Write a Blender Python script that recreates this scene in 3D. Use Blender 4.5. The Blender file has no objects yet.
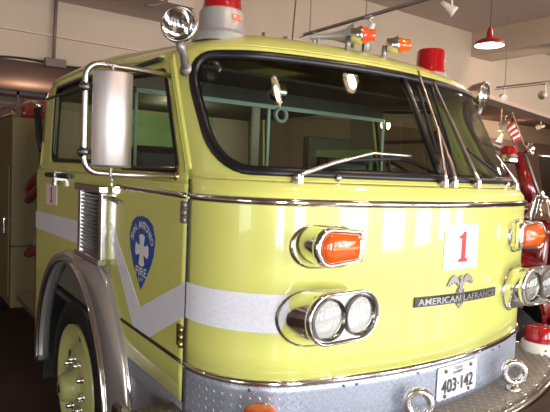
import bpy, bmesh, math, random
from mathutils import Vector, Matrix
random.seed(7)
PI = math.pi
SC = bpy.context.scene
COL = SC.collection

# ------------------------------------------------------------------ camera, world, lights, exposure
def make_camera():
    cd = bpy.data.cameras.new('camera'); co = bpy.data.objects.new('camera', cd); COL.objects.link(co)
    yaw, pit, rol, f = 0.6176, -0.0628, 0.0418, 543.59
    F = Vector((math.sin(yaw)*math.cos(pit), math.cos(yaw)*math.cos(pit), math.sin(pit)))
    R = Vector((math.cos(yaw), -math.sin(yaw), 0)); U = R.cross(F)
    R2 = R*math.cos(rol)+U*math.sin(rol); U2 = -R*math.sin(rol)+U*math.cos(rol)
    m = Matrix((R2, U2, -F)).transposed().to_4x4(); m.translation = Vector((-2.0023, -1.4741, 2.1037))
    co.matrix_world = m
    cd.sensor_width = 36; cd.lens = f*36/550; cd.clip_start = .05; cd.clip_end = 200
    SC.camera = co
make_camera()
SC.view_settings.view_transform = 'Standard'; SC.view_settings.look = 'None'
SC.view_settings.exposure = 0.0; SC.view_settings.gamma = 1.0; SC.view_settings.use_curve_mapping = False
W = bpy.data.worlds.new('world'); SC.world = W; W.use_nodes = True
W.node_tree.nodes['Background'].inputs[0].default_value = (1.0, .80, .66, 1)
W.node_tree.nodes['Background'].inputs[1].default_value = .17
def area(name, loc, aim, sx, sy, power, color):
    l = bpy.data.lights.new(name, 'AREA'); l.shape = 'RECTANGLE'; l.size = sx; l.size_y = sy
    l.energy = power; l.color = color
    o = bpy.data.objects.new(name, l); COL.objects.link(o); o.location = loc
    o.rotation_euler = (Vector(aim)-Vector(loc)).to_track_quat('-Z', 'Y').to_euler()
    return o
DAY = (.93, .98, 1.0)
# daylight standing in the openings of the street wall behind the camera
OPENINGS = [(-4.6, 1.7), (-1.4, 1.7), (2.0, 1.6), (4.3, 1.6), (6.6, 1.6), (8.9, 1.6), (11.2, 1.6)]
for x, w in OPENINGS:
    area('daylight', (x, -7.62, 2.15), (x, 0, 2.15), w, 3.1, 262 if x > 0 else 330, DAY)
area('daylight', (-8.98, -3.3, 2.25), (0, -3.3, 2.25), 2.4, 2.7, 110, DAY)  # added side light, unseen, brightens the wheel arch chrome and the door
# warm ceiling fittings of the hall
def point(name, loc, power, color, r=.06):
    l = bpy.data.lights.new(name, 'POINT'); l.energy = power; l.color = color; l.shadow_soft_size = r
    o = bpy.data.objects.new(name, l); COL.objects.link(o); o.location = loc; return o
WARM = (1.0, .74, .52)
HALL = [(1.03, -.76, 60), (-.52, -.91, 45), (-5.55, 2.75, 9), (4.0, -3.6, 90), (7.0, -1.6, 110), (5.0, 1.6, 85), (10.5, 1.5, 150)]
for x, y, p in HALL: point('hall_light', (x, y, 4.62), p, WARM, .07)
point('mezzanine_fill', (11.5, 8.0, 4.2), 200, WARM, .1); point('mezzanine_fill', (19.0, 8.6, 4.0), 300, WARM, .1)  # added fill without fittings, lifts the far space under the mezzanine
point('mezzanine_fill', (-.3, 7.6, 2.98), 11, WARM, .28)  # added fill over the engine body, brightens the left soffit

# ------------------------------------------------------------------ materials
MATS = {}
def mat(name, color, rough=.5, metal=0., coat=0., noise=None, bump=None, emit=None, trans=0., spec=.5, ior=1.45):
    m = bpy.data.materials.new(name); m.use_nodes = True; nt = m.node_tree; b = nt.nodes['Principled BSDF']
    b.inputs['Base Color'].default_value = (*color, 1); b.inputs['Roughness'].default_value = rough
    b.inputs['Metallic'].default_value = metal; b.inputs['Coat Weight'].default_value = coat
    b.inputs['Coat Roughness'].default_value = .04
    b.inputs['Specular IOR Level'].default_value = spec
    b.inputs['Transmission Weight'].default_value = trans; b.inputs['IOR'].default_value = ior
    tc = nt.nodes.new('ShaderNodeTexCoord')
    if noise:   # (scale, colour2, detail, lo, hi)
        n = nt.nodes.new('ShaderNodeTexNoise'); n.inputs['Scale'].default_value = noise[0]; n.inputs['Detail'].default_value = noise[2]
        r = nt.nodes.new('ShaderNodeValToRGB'); r.color_ramp.elements[0].position = noise[3]; r.color_ramp.elements[1].position = noise[4]
        r.color_ramp.elements[0].color = (*color, 1); r.color_ramp.elements[1].color = (*noise[1], 1)
        nt.links.new(tc.outputs['Object'], n.inputs['Vector']); nt.links.new(n.outputs['Fac'], r.inputs['Fac'])
        nt.links.new(r.outputs['Color'], b.inputs['Base Color'])
    if bump:    # (scale, strength)
        n = nt.nodes.new('ShaderNodeTexNoise'); n.inputs['Scale'].default_value = bump[0]; n.inputs['Detail'].default_value = 4
        bp = nt.nodes.new('ShaderNodeBump'); bp.inputs['Strength'].default_value = bump[1]; bp.inputs['Distance'].default_value = .01
        nt.links.new(tc.outputs['Object'], n.inputs['Vector']); nt.links.new(n.outputs['Fac'], bp.inputs['Height'])
        nt.links.new(bp.outputs['Normal'], b.inputs['Normal'])
    if emit:
        b.inputs['Emission Color'].default_value = (*emit[0], 1); b.inputs['Emission Strength'].default_value = emit[1]
    MATS[name] = m
    return m
YEL = (.70, .70, .185)
mat('lime', YEL, .3, 0, .7, noise=(3, (.675, .675, .172), 3, .35, .7))
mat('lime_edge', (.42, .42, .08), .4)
mat('tape', (.86, .86, .93), .35, 0, .3, noise=(90, (.78, .79, .88), 2, .4, .6))
mat('white', (.78, .76, .74), .4)
mat('red_ink', (.72, .03, .03), .4)
mat('blue', (.02, .08, .34), .35, 0, .4)
mat('black', (.012, .012, .013), .45)
mat('rubber', (.010, .010, .011), .6, noise=(30, (.018, .017, .016), 3, .4, .7))
mat('gasket', (.010, .009, .011), .35)
mat('chrome', (.80, .79, .78), .09, 1)
mat('satin', (.84, .82, .80), .20, 1, noise=(12, (.76, .74, .73), 3, .4, .6))
mat('brushed', (.56, .51, .50), .32, 1)
mat('polished', (.80, .78, .77), .16, .78)
mat('mirror_back', (.60, .54, .53), .5, 1)
mat('reflector', (.50, .48, .44), .06, 1, bump=(45, .4))
mat('steel_dark', (.16, .15, .15), .4, 1)
mat('cast', (.34, .30, .29), .45, .7)
mat('brass', (.62, .48, .22), .3, 1)
mat('rim', (.43, .43, .16), .45, 0, .2)
mat('amber', (.66, .105, .012), .15, 0, .5)
mat('amber_pale', (.78, .22, .03), .2, 0, .5)
mat('redlens', (.50, .006, .012), .1, 0, .8, trans=.35)
mat('red_orange_lens', (.72, .07, .02), .15, 0, .6)
mat('base_grey', (.36, .35, .34), .4, .3)
mat('engine_red', (.20, .006, .010), .2, 0, .8)
mat('panel_red', (.30, .012, .012), .5)
mat('hose_red', (.16, .02, .015), .7)
mat('gold', (.75, .50, .18), .25, 1)
mat('interior', (.055, .058, .05), .7)
mat('interior_pale', (.40, .34, .25), .7)
mat('interior_olive', (.13, .125, .095), .7)
mat('interior_green', (.20, .34, .14), .6)
mat('teal_trim', (.34, .44, .40), .45, .3)
mat('vinyl', (.018, .018, .02), .4)
mat('body_yellow_dim', (.13, .095, .035), .5)  # body yellow darkened, the dim light behind the cab is in the colour
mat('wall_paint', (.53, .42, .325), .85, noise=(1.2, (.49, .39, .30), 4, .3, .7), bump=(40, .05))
mat('ceiling_paint', (.54, .43, .355), .9, noise=(.8, (.50, .40, .33), 3, .3, .7))
mat('soffit_paint', (.60, .45, .38), .85)
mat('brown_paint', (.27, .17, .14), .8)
mat('grey_pipe', (.17, .12, .10), .6)
mat('track_paint', (.30, .25, .23), .5)
mat('cord', (.10, .085, .075), .6)
mat('lampred', (.36, .012, .018), .3, 0, .5)
mat('bulb', (1, .9, .8), .4, emit=((1, .90, .78), 9))
mat('spot_bulb', (1, .9, .8), .4, emit=((1, .84, .62), 25))
mat('off_lamp_white', (.8, .78, .74), .4)
mat('cream', (.80, .74, .66), .5)
mat('flag_red', (.55, .03, .04), .8); mat('flag_white', (.75, .70, .66), .8); mat('flag_blue', (.03, .04, .16), .8)
mat('wood', (.42, .27, .12), .5)
mat('orange_ink', (.75, .10, .03), .5)
mat('brown_badge', (.055, .05, .05), .4)
mat('silver_ink', (.45, .43, .42), .3, .8)
mat('plate_white', (.66, .66, .68), .4)
mat('floor_concrete', (.075, .045, .035), .35, noise=(1.5, (.11, .07, .055), 6, .35, .7), bump=(20, .05))

def glass_mat(name, tint, k):
    m = bpy.data.materials.new(name); m.use_nodes = True; nt = m.node_tree; nt.nodes.clear()
    out = nt.nodes.new('ShaderNodeOutputMaterial'); mx = nt.nodes.new('ShaderNodeMixShader')
    t = nt.nodes.new('ShaderNodeBsdfTransparent'); t.inputs[0].default_value = (*tint, 1)
    g = nt.nodes.new('ShaderNodeBsdfGlossy'); g.inputs['Roughness'].default_value = .02
    lw = nt.nodes.new('ShaderNodeLayerWeight'); lw.inputs[0].default_value = .5     # Schlick, the same from both sides of the pane
    pw = nt.nodes.new('ShaderNodeMath'); pw.operation = 'POWER'; pw.inputs[1].default_value = 5; nt.links.new(lw.outputs['Facing'], pw.inputs[0])
    fr = nt.nodes.new('ShaderNodeMath'); fr.operation = 'MULTIPLY_ADD'; nt.links.new(pw.outputs[0], fr.inputs[0])
    f0 = ((k-1)/(k+1))**2*2; fr.inputs[1].default_value = 1-f0; fr.inputs[2].default_value = f0
    nt.links.new(fr.outputs[0], mx.inputs[0]); nt.links.new(t.outputs[0], mx.inputs[1]); nt.links.new(g.outputs[0], mx.inputs[2])
    nt.links.new(mx.outputs[0], out.inputs[0]); MATS[name] = m
glass_mat('windscreen', (.58, .64, .57), 1.45)
glass_mat('side_glass', (.42, .48, .38), 1.45)
glass_mat('lens_clear', (.92, .93, .92), 1.45)

def diamond_mat():
    m = mat('diamond', (.54, .58, .70), .36, .55); nt = m.node_tree; b = nt.nodes['Principled BSDF']
    tc = nt.nodes.new('ShaderNodeTexCoord'); mp = nt.nodes.new('ShaderNodeMapping')
    mp.inputs['Rotation'].default_value = (0, 0, PI/4); mp.inputs['Scale'].default_value = (38, 38, 38)
    nt.links.new(tc.outputs['UV'], mp.inputs[0])
    sx = nt.nodes.new('ShaderNodeSeparateXYZ'); nt.links.new(mp.outputs[0], sx.inputs[0])
    def mth(op, a, b_=None, c=None):
        n = nt.nodes.new('ShaderNodeMath'); n.operation = op
        for i, v in enumerate((a, b_, c)):
            if v is None: continue
            if isinstance(v, (int, float)): n.inputs[i].default_value = v
            else: nt.links.new(v, n.inputs[i])
        return n.outputs[0]
    fx = mth('FRACT', sx.outputs[0]); fy = mth('FRACT', sx.outputs[1])
    par = mth('MODULO', mth('ADD', mth('FLOOR', sx.outputs[0]), mth('FLOOR', sx.outputs[1])), 2)
    par = mth('ABSOLUTE', par)
    dx = mth('ABSOLUTE', mth('SUBTRACT', fx, .5)); dy = mth('ABSOLUTE', mth('SUBTRACT', fy, .5))
    a = mth('ADD', mth('MULTIPLY', dx, 2.2), mth('MULTIPLY', dy, 7)); c = mth('ADD', mth('MULTIPLY', dx, 7), mth('MULTIPLY', dy, 2.2))
    d = mth('ADD', mth('MULTIPLY', a, par), mth('MULTIPLY', c, mth('SUBTRACT', 1, par)))
    h = mth('SMOOTH_MIN', mth('MAXIMUM', mth('SUBTRACT', 1.1, d), 0), .6, .1)
    mc = nt.nodes.new('ShaderNodeMix'); mc.data_type = 'RGBA'; nt.links.new(h, mc.inputs[0])
    mc.inputs[6].default_value = (.40, .43, .53, 1); mc.inputs[7].default_value = (.78, .81, .90, 1); nt.links.new(mc.outputs[2], b.inputs['Base Color'])
    bp = nt.nodes.new('ShaderNodeBump'); bp.inputs['Strength'].default_value = .9; bp.inputs['Distance'].default_value = .004
    nt.links.new(h, bp.inputs['Height']); nt.links.new(bp.outputs[0], b.inputs['Normal'])
diamond_mat()
m2 = MATS['diamond'].copy(); MATS['deck'] = m2
m2.node_tree.nodes['Principled BSDF'].inputs['Metallic'].default_value = .15; m2.node_tree.nodes['Principled BSDF'].inputs['Roughness'].default_value = .5
for nd in m2.node_tree.nodes:
    if nd.type == 'MIX': nd.inputs[6].default_value = (.22, .20, .17, 1); nd.inputs[7].default_value = (.60, .56, .50, 1)
    if nd.type == 'MAPPING': nd.inputs['Scale'].default_value = (26, 26, 26)

def lime_dark_wall(): pass

# ------------------------------------------------------------------ mesh helpers
WLOC = {}
class MB:
    def __init__(s): s.v = []; s.f = []; s.sm = []; s.uv = {}
    def add(s, verts, faces, smooth=True):
        o = len(s.v); s.v += [tuple(p) for p in verts]; s.f += [tuple(i+o for i in f) for f in faces]; s.sm += [smooth]*len(faces)
        return s
    def box(s, x0, x1, y0, y1, z0, z1):
        v = [(x, y, z) for x in (x0, x1) for y in (y0, y1) for z in (z0, z1)]
        return s.add(v, [(0, 1, 3, 2), (4, 6, 7, 5), (0, 4, 5, 1), (2, 3, 7, 6), (0, 2, 6, 4), (1, 5, 7, 3)], False)
    def tube(s, pts, r, n=10, cap=True):
        P = [Vector(p) for p in pts]; rs = r if isinstance(r, (list, tuple)) else [r]*len(P)
        V = []; Fc = []; up = None
        for i, p in enumerate(P):
            t = (P[min(i+1, len(P)-1)]-P[max(i-1, 0)]).normalized()
            if up is None:
                up = Vector((0, 0, 1)) if abs(t.z) < .9 else Vector((1, 0, 0))
            a = (up-t*up.dot(t)).normalized(); b = t.cross(a); up = a
            for k in range(n):
                q = 2*PI*k/n; V.append(p+(a*math.cos(q)+b*math.sin(q))*rs[i])
        for i in range(len(P)-1):
            for k in range(n):
                Fc.append((i*n+k, i*n+(k+1) % n, (i+1)*n+(k+1) % n, (i+1)*n+k))
        s.add(V, Fc)
        if cap:
            o = len(s.v)-len(V)
            s.f.append(tuple(o+k for k in range(n))[::-1]); s.sm.append(False)
            s.f.append(tuple(o+(len(P)-1)*n+k for k in range(n))); s.sm.append(False)
        return s
    def lathe(s, prof, c, axis=(0, 0, 1), n=32, sx=1):
        A = Vector(axis).normalized(); t = Vector((1, 0, 0)) if abs(A.x) < .9 else Vector((0, 1, 0))
        a = (t-A*t.dot(A)).normalized(); b = A.cross(a); c = Vector(c); V = []; Fc = []
        for r, h in prof:
            for k in range(n):
                q = 2*PI*k/n; V.append(c+A*h+(a*math.cos(q)*sx+b*math.sin(q))*max(r, 1e-4))
        for i in range(len(prof)-1):
            for k in range(n): Fc.append((i*n+k, i*n+(k+1) % n, (i+1)*n+(k+1) % n, (i+1)*n+k))
        return s.add(V, Fc)
    def grid(s, fn, us, vs, uvs=None, smooth=True):
        o = len(s.v); V = [fn(u, v) for u in us for v in vs]; m = len(vs)
        if uvs:
            for i, u in enumerate(us):
                for j, v in enumerate(vs): s.uv[o+i*m+j] = (u, v)
        return s.add(V, [(i*m+j, (i+1)*m+j, (i+1)*m+j+1, i*m+j+1) for i in range(len(us)-1) for j in range(m-1)], smooth)
    def prism(s, poly, fn, h0, h1):
        """poly of (u,v) -> fn(u,v,off); closed slab between off h0 and h1"""
        n = len(poly); V = [fn(u, v, h0) for u, v in poly]+[fn(u, v, h1) for u, v in poly]
        return s.add(V, [tuple(range(n))[::-1], tuple(range(n, 2*n))]+[(i, (i+1) % n, n+(i+1) % n, n+i) for i in range(n)], False)
def build(name, mb, m, parent=None, solid=0, loc=None, bevel=0, sub=0, flip=False):
    me = bpy.data.meshes.new(name)
    if loc is None:
        if mb.v:
            xs = list(zip(*mb.v)); loc = Vector([(min(c)+max(c))/2 for c in xs]); 
            if parent is None: loc.z = min(xs[2])
        else: loc = Vector((0, 0, 0))
    loc = Vector(loc)
    me.from_pydata([tuple(Vector(p)-loc) for p in mb.v], [], mb.f)
    if mb.uv:
        uvl = me.uv_layers.new(name='UVMap')
        for lp in me.loops: uvl.data[lp.index].uv = mb.uv.get(lp.vertex_index, (0, 0))
    bm = bmesh.new(); bm.from_mesh(me)
    for f, sm in zip(bm.faces, mb.sm): f.smooth = sm
    bmesh.ops.recalc_face_normals(bm, faces=bm.faces)
    if flip: bmesh.ops.reverse_faces(bm, faces=bm.faces)
    bm.to_mesh(me); bm.free()
    me.materials.append(MATS[m])
    o = bpy.data.objects.new(name, me); COL.objects.link(o)
    WLOC[o.name] = loc
    if parent is not None:
        o.parent = parent; o.location = loc-WLOC[parent.name]
    else: o.location = loc
    if solid:
        md = o.modifiers.new('thickness', 'SOLIDIFY'); md.thickness = solid; md.offset = -1
    if bevel:
        md = o.modifiers.new('bevel', 'BEVEL'); md.width = bevel; md.segments = 2; md.limit_method = 'ANGLE'
    if sub:
        md = o.modifiers.new('sub', 'SUBSURF'); md.levels = sub; md.render_levels = sub
    return o
def thing(name, loc, label, cat, group=None):
    o = bpy.data.objects.new(name, None); COL.objects.link(o); o.location = loc; WLOC[o.name] = Vector(loc)
    o.empty_display_size = .2
    return tag(o, label, cat, group)
def tag(o, label, cat, group=None, kind=None):
    o['label'] = label; o['category'] = cat
    if group: o['group'] = group
    if kind: o['kind'] = kind
    return o
def structure(name, mb, m, **k):
    o = build(name, mb, m, **k); o['kind'] = 'structure'; return o
def copy_thing(o, loc, label=None, parent=None):
    c = o.copy(); COL.objects.link(c)
    if parent is None: c.location = loc
    else: c.parent = parent
    if label: c['label'] = label
    for ch in list(o.children): copy_thing(ch, None, None, c)
    return c
def text_mb(txt, fn, height, width=None, h0=0, h1=.001, center=True, shear=0, bold=0):
    """text laid out in (u,v) with its centre at 0,0; fn(u,v,off) maps to the place"""
    cu = bpy.data.curves.new('lettering', 'FONT'); cu.body = txt; cu.size = 1; cu.resolution_u = 3; cu.offset = bold; cu.shear = shear
    ob = bpy.data.objects.new('lettering', cu); COL.objects.link(ob)
    dg = bpy.context.evaluated_depsgraph_get(); me = bpy.data.meshes.new_from_object(ob.evaluated_get(dg))
    bpy.data.objects.remove(ob); bpy.data.curves.remove(cu)
    xs = [v.co.x for v in me.vertices]; ys = [v.co.y for v in me.vertices]
    if not xs: return MB()
    x0, x1, y0, y1 = min(xs), max(xs), min(ys), max(ys)
    ky = height/(y1-y0); kx = (width/(x1-x0)) if width else ky
    mb = MB(); V = []
    for v in me.vertices:
        V.append(fn((v.co.x-(x0+x1)/2)*kx, (v.co.y-(y0+y1)/2)*ky, h1))
    mb.add(V, [tuple(p.vertices) for p in me.polygons], False)
    bpy.data.meshes.remove(me)
    return mb
def lin(a, b, n): return [a+(b-a)*i/(n-1) for i in range(n)]
def rrect(u0, u1, v0, v1, r, n=8, slant=(0, 0)):
    """rounded rectangle contour, counter-clockwise from bottom-left corner"""
    pts = []
    for cu, cv, a0 in ((u0+r, v0+r, PI), (u1-r, v0+r, 1.5*PI), (u1-r, v1-r, 0), (u0+r, v1-r, .5*PI)):
        for k in range(n+1):
            a = a0+.5*PI*k/n; pts.append((cu+r*math.cos(a), cv+r*math.sin(a)))
    return pts
def densify(poly, step):
    out = []
    for i, p in enumerate(poly):
        q = poly[(i+1) % len(poly)]; d = math.hypot(q[0]-p[0], q[1]-p[1]); n = max(1, int(d/step))
        for k in range(n): out.append((p[0]+(q[0]-p[0])*k/n, p[1]+(q[1]-p[1])*k/n))
    return out
def ring_panel(mb, fn, hole, u0, u1, v0, v1, m=6):
    """surface between a hole contour and the enclosing rectangle"""
    cu = sum(p[0] for p in hole)/len(hole); cv = sum(p[1] for p in hole)/len(hole)
    # outer point for every hole point: blend of box projections, with rectangle corners attained
    H = hole; n = len(H); out = []
    hu0, hu1 = min(p[0] for p in H), max(p[0] for p in H); hv0, hv1 = min(p[1] for p in H), max(p[1] for p in H)
    def outer(p):
        a = (p[0]-cu)/((hu1-hu0)/2); b = (p[1]-cv)/((hv1-hv0)/2); k = max(abs(a), abs(b)); a /= k; b /= k
        return (cu+(a*(u1-cu) if a > 0 else -a*(u0-cu)), cv+(b*(v1-cv) if b > 0 else -b*(v0-cv)))
    out = [outer(p) for p in H]
    # snap the nearest to each corner
    for c in ((u0, v0), (u1, v0), (u1, v1), (u0, v1)):
        i = min(range(n), key=lambda i: (out[i][0]-c[0])**2+(out[i][1]-c[1])**2); out[i] = c
    V = []
    for i in range(n):
        for j in range(m+1):
            t = j/m; V.append(fn(H[i][0]+(out[i][0]-H[i][0])*t, H[i][1]+(out[i][1]-H[i][1])*t))
    Fc = [(i*(m+1)+j, ((i+1) % n)*(m+1)+j, ((i+1) % n)*(m+1)+j+1, i*(m+1)+j+1) for i in range(n) for j in range(m)]
    mb.add(V, Fc)
def fill_strip(mb, fn, hole, nv=24):
    """fills a contour that is convex in v with a dense grid (glass)"""
    v0, v1 = min(p[1] for p in hole), max(p[1] for p in hole); n = len(hole)
    def span(v):
        xs = []
        for i in range(n):
            a, b = hole[i], hole[(i+1) % n]
            if (a[1]-v)*(b[1]-v) <= 0 and a[1] != b[1]: xs.append(a[0]+(b[0]-a[0])*(v-a[1])/(b[1]-a[1]))
        return (min(xs), max(xs)) if xs else (0, 0)
    vs = [v0+1e-4+(v1-v0-2e-4)*(1-math.cos(PI*i/nv))/2 for i in range(nv+1)]
    sp = {i: span(v) for i, v in enumerate(vs)}
    V = []; m = 60
    for i, v in enumerate(vs):
        for j in range(m+1): V.append(fn(sp[i][0]+(sp[i][1]-sp[i][0])*j/m, v))
    mb.add(V, [(i*(m+1)+j, i*(m+1)+j+1, (i+1)*(m+1)+j+1, (i+1)*(m+1)+j) for i in range(nv) for j in range(m)])
def band(mb, path, prof, closed=False):
    """path: list of (point, outward normal, up); prof: list of (out, up) offsets"""
    V = []; m = len(prof)
    for p, nrm, up in path:
        for a, b in prof: V.append(Vector(p)+Vector(nrm)*a+Vector(up)*b)
    n = len(path); Fc = []
    for i in range(n if closed else n-1):
        k = (i+1) % n
        for j in range(m): Fc.append((i*m+j, k*m+j, k*m+(j+1) % m, i*m+(j+1) % m))
    if not closed: Fc += [tuple(range(m))[::-1], tuple(range((n-1)*m, n*m))]
    mb.add(V, Fc)
def half_round(w, h, n=6): return [(-.004, -w/2)]+[(h*math.sin(PI*i/n), -w/2*math.cos(PI*i/n)) for i in range(n+1)]+[(-.004, w/2)]

# ------------------------------------------------------------------ the cab's skin as functions
A = 1.02; RB = 2.45314; RC = .41381
DX = A-RC; YC = RB-math.sqrt((RB-RC)**2-DX**2); TH = math.atan2(YC-RB, DX)+PI/2; SF = RB*TH; ST = SF+RC*(PI/2-TH)
PR = [(0, 0, 0), (1.99, 0, 0), (2.03, .004, .006), (2.06, .014, .03), (2.09, .026, .065), (2.12, .030, .082), (2.565, .055, .32), (2.635, .075, .38), (2.67, .09, .42)]
def ins(z):
    for a, b in zip(PR, PR[1:]):
        if z <= b[0]:
            t = (z-a[0])/(b[0]-a[0]); return a[1]+(b[1]-a[1])*t, a[2]+(b[2]-a[2])*t
    return PR[-1][1:]
def base(s):
    q = abs(s); sg = 1 if s >= 0 else -1
    if q <= SF: t = q/RB; x, y, nx, ny = RB*math.sin(t), RB-RB*math.cos(t), math.sin(t), -math.cos(t)
    elif q <= ST: t = TH+(q-SF)/RC; x, y, nx, ny = DX+RC*math.sin(t), YC-RC*math.cos(t), math.sin(t), -math.cos(t)
    else: x, y, nx, ny = A, YC+(q-ST), 1, 0
    return sg*x, y, sg*nx, ny
def F(s, z, off=0):
    x, y, nx, ny = base(s); ix, iy = ins(z)
    return Vector((x*(A-ix)/A+nx*off, y+iy+ny*off, z))
def lift(y):
    t = min(1, max(0, (y-.8)/1.6)); return .115*t*t*(3-2*t)-.09*max(0, (y-2.85)/.45)**2
def G(q, z, off=0, side=-1):
    ix, iy = ins(z); k = max(0, 1-(q-YC)/1.3)
    return Vector((side*(A-ix+off), q+iy*k, z+lift(q+iy*k)*min(1, max(0, (z-2.1)/.5))))
def fpath(s0, s1, z, n=60, off=0):
    out = []
    for s in lin(s0, s1, n):
        b = base(s); out.append((F(s, z, off), (b[2], b[3], 0), (0, 0, 1)))
    return out
def gpath(q0, q1, z, side=-1, n=12): return [(G(q, z, 0, side), (side, 0, 0), (0, 0, 1)) for q in lin(q0, q1, n)]

# ================================================================== SETTING
structure('floor', MB().box(-9, 28, -8, 15, -.2, 0), 'floor_concrete')
structure('ceiling', MB().box(-9, 28, -8, 15, 5.1, 5.3), 'ceiling_paint')
mb = MB()   # street wall with its openings
xs = [-9]
for x, w in OPENINGS: xs += [x-w/2, x+w/2]
xs.append(28)
for i in range(0, len(xs), 2): mb.box(xs[i], xs[i+1], -7.6, -7.4, 0, 5.1)
for x, w in OPENINGS: mb.box(x-w/2, x+w/2, -7.6, -7.4, 0, .55); mb.box(x-w/2, x+w/2, -7.6, -7.4, 3.75, 5.1)
structure('wall_front', mb, 'wall_paint')
for i, (x, w) in enumerate(OPENINGS):
    mb = MB()
    mb.box(x-w/2, x-w/2+.06, -7.56, -7.46, .55, 3.75); mb.box(x+w/2-.06, x+w/2, -7.56, -7.46, .55, 3.75)
    mb.box(x-w/2, x+w/2, -7.56, -7.46, .55, .62); mb.box(x-w/2, x+w/2, -7.56, -7.46, 3.68, 3.75); mb.box(x-w/2, x+w/2, -7.54, -7.48, 2.1, 2.15)
    structure('window_%d' % (i+1), mb, 'brown_paint')
structure('wall_left', MB().box(-9.2, -9, -8, 15, 0, 5.1), 'wall_paint')
mb = MB(); mb.box(-9, -8.93, -4.6, -4.5, .9, 3.7); mb.box(-9, -8.93, -2.1, -2.0, .9, 3.7); mb.box(-9, -8.93, -4.6, -2.0, .8, .9); mb.box(-9, -8.93, -4.6, -2.0, 3.6, 3.7)
structure('window_8', mb, 'brown_paint')  # unseen frame added around the side fill light
structure('wall_right', MB().box(28, 28.2, -8, 15, 0, 5.1), 'wall_paint')
# upper wall of the hall: the face of the mezzanine
mb = MB()
def slab(poly, y0, y1):
    n = len(poly); mb.add([(x, y0, z) for x, z in poly]+[(x, y1, z) for x, z in poly],
        [tuple(range(n)), tuple(range(n, 2*n))[::-1]]+[(i, n+i, n+(i+1) % n, (i+1) % n) for i in range(n)], False)
slab([(-9, 3.27), (1.5, 3.27), (3.0, 4.2), (7.0, 4.02), (12.0, 3.62), (28, 3.62), (28, 5.1), (-9, 5.1)], 5.5, 5.75)
structure('wall_back', mb, 'wall_paint')
mb = MB(); slab([(3.0, 4.12), (7.0, 3.94), (12.0, 3.54), (28, 3.54), (28, 3.62), (12.0, 3.62), (7.0, 4.02), (3.0, 4.20)], 5.42, 5.8)
structure('trim_1', mb, 'soffit_paint')
structure('trim_2', MB().box(-9, 1.5, 5.46, 5.52, 3.60, 3.615), 'soffit_paint')
# left of the cab: dropped soffit in front of the upper wall and the low ceiling behind it
structure('trim_3', MB().box(-9, 1.0, 4.6, 5.5, 4.03, 5.1), 'ceiling_paint')
structure('ceiling_mezzanine', MB().box(-9, 2.5, 5.75, 15, 3.27, 3.4), 'soffit_paint')
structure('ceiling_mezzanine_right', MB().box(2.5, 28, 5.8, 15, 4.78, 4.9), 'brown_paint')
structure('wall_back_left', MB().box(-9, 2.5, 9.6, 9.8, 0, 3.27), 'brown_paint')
structure('wall_back_right', MB().box(2.5, 28, 13.0, 13.2, 0, 4.78), 'wall_paint')
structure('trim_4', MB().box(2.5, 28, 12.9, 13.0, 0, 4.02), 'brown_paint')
structure('daylight_block', MB().box(-9, 5.2, -2.9, -2.5, 3.30, 5.1), 'wall_paint')  # unseen beam added to keep daylight off the upper left wall
structure('beam_right', MB().box(7.7, 8.4, -7.4, 5.5, 4.62, 5.1), 'wall_paint')

# ================================================================== THE YELLOW ENGINE
T = thing('fire_engine', (0, 3.5, 0), 'lime yellow cab-over fire engine with white stripe and unit number 1, filling the picture', 'fire engine')
def P(name, mb, m, parent=None, **k): return build(name, mb, m, T if parent is None else parent, **k)
Z0, ZT, ZD, ZH = 1.10, 1.306, 1.142, 2.635

# ---- shell
shell = MB()
WS = [(s*(1.0-.055*(1-(z-2.10)/.5)), z) for s, z in densify(rrect(-1.165, 1.165, 2.095, 2.598, .17), .03)]
shell.grid(lambda s, z: F(s, z), lin(-ST, ST, 81), lin(ZT, 1.99, 8)+[2.01, 2.03, 2.045, 2.06, 2.07])
ring_panel(shell, lambda s, z: F(s, z), WS, -ST, ST, 2.07, ZH, 5)
# roof: closed curve shrinking to the centre line
def roof_edge(i, n=160):
    pass
per = [(F(s, ZH).x, F(s, ZH).y) for s in lin(-ST, ST, 81)]
per += [(G(q, ZH, 0, 1).x, G(q, ZH, 0, 1).y) for q in lin(YC+.05, 3.26, 30)]
per += [(x, 3.30) for x in lin(.86, -.86, 12)]
per += [(G(q, ZH, 0, -1).x, G(q, ZH, 0, -1).y) for q in lin(3.26, YC+.05, 30)]
V = []; KS = [0, .012, .03, .06, .10, .16, .24, .36, .52, .75, 1.0]
for x, y in per:
    cy = min(max(y, 1.25), 2.6); cx = x*.15
    for k in KS: V.append((x+(cx-x)*k, y+(cy-y)*k, ZH+lift(y)*(1-.45*k)+.115*(1-(1-min(1, k/.42))**2.4)))
m = len(KS); n = len(per)
shell.add(V, [(i*m+j, ((i+1) % n)*m+j, ((i+1) % n)*m+j+1, i*m+j+1) for i in range(n) for j in range(m-1)])
shell.add([V[i*m+m-1] for i in range(n)], [tuple(range(n))])
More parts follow.
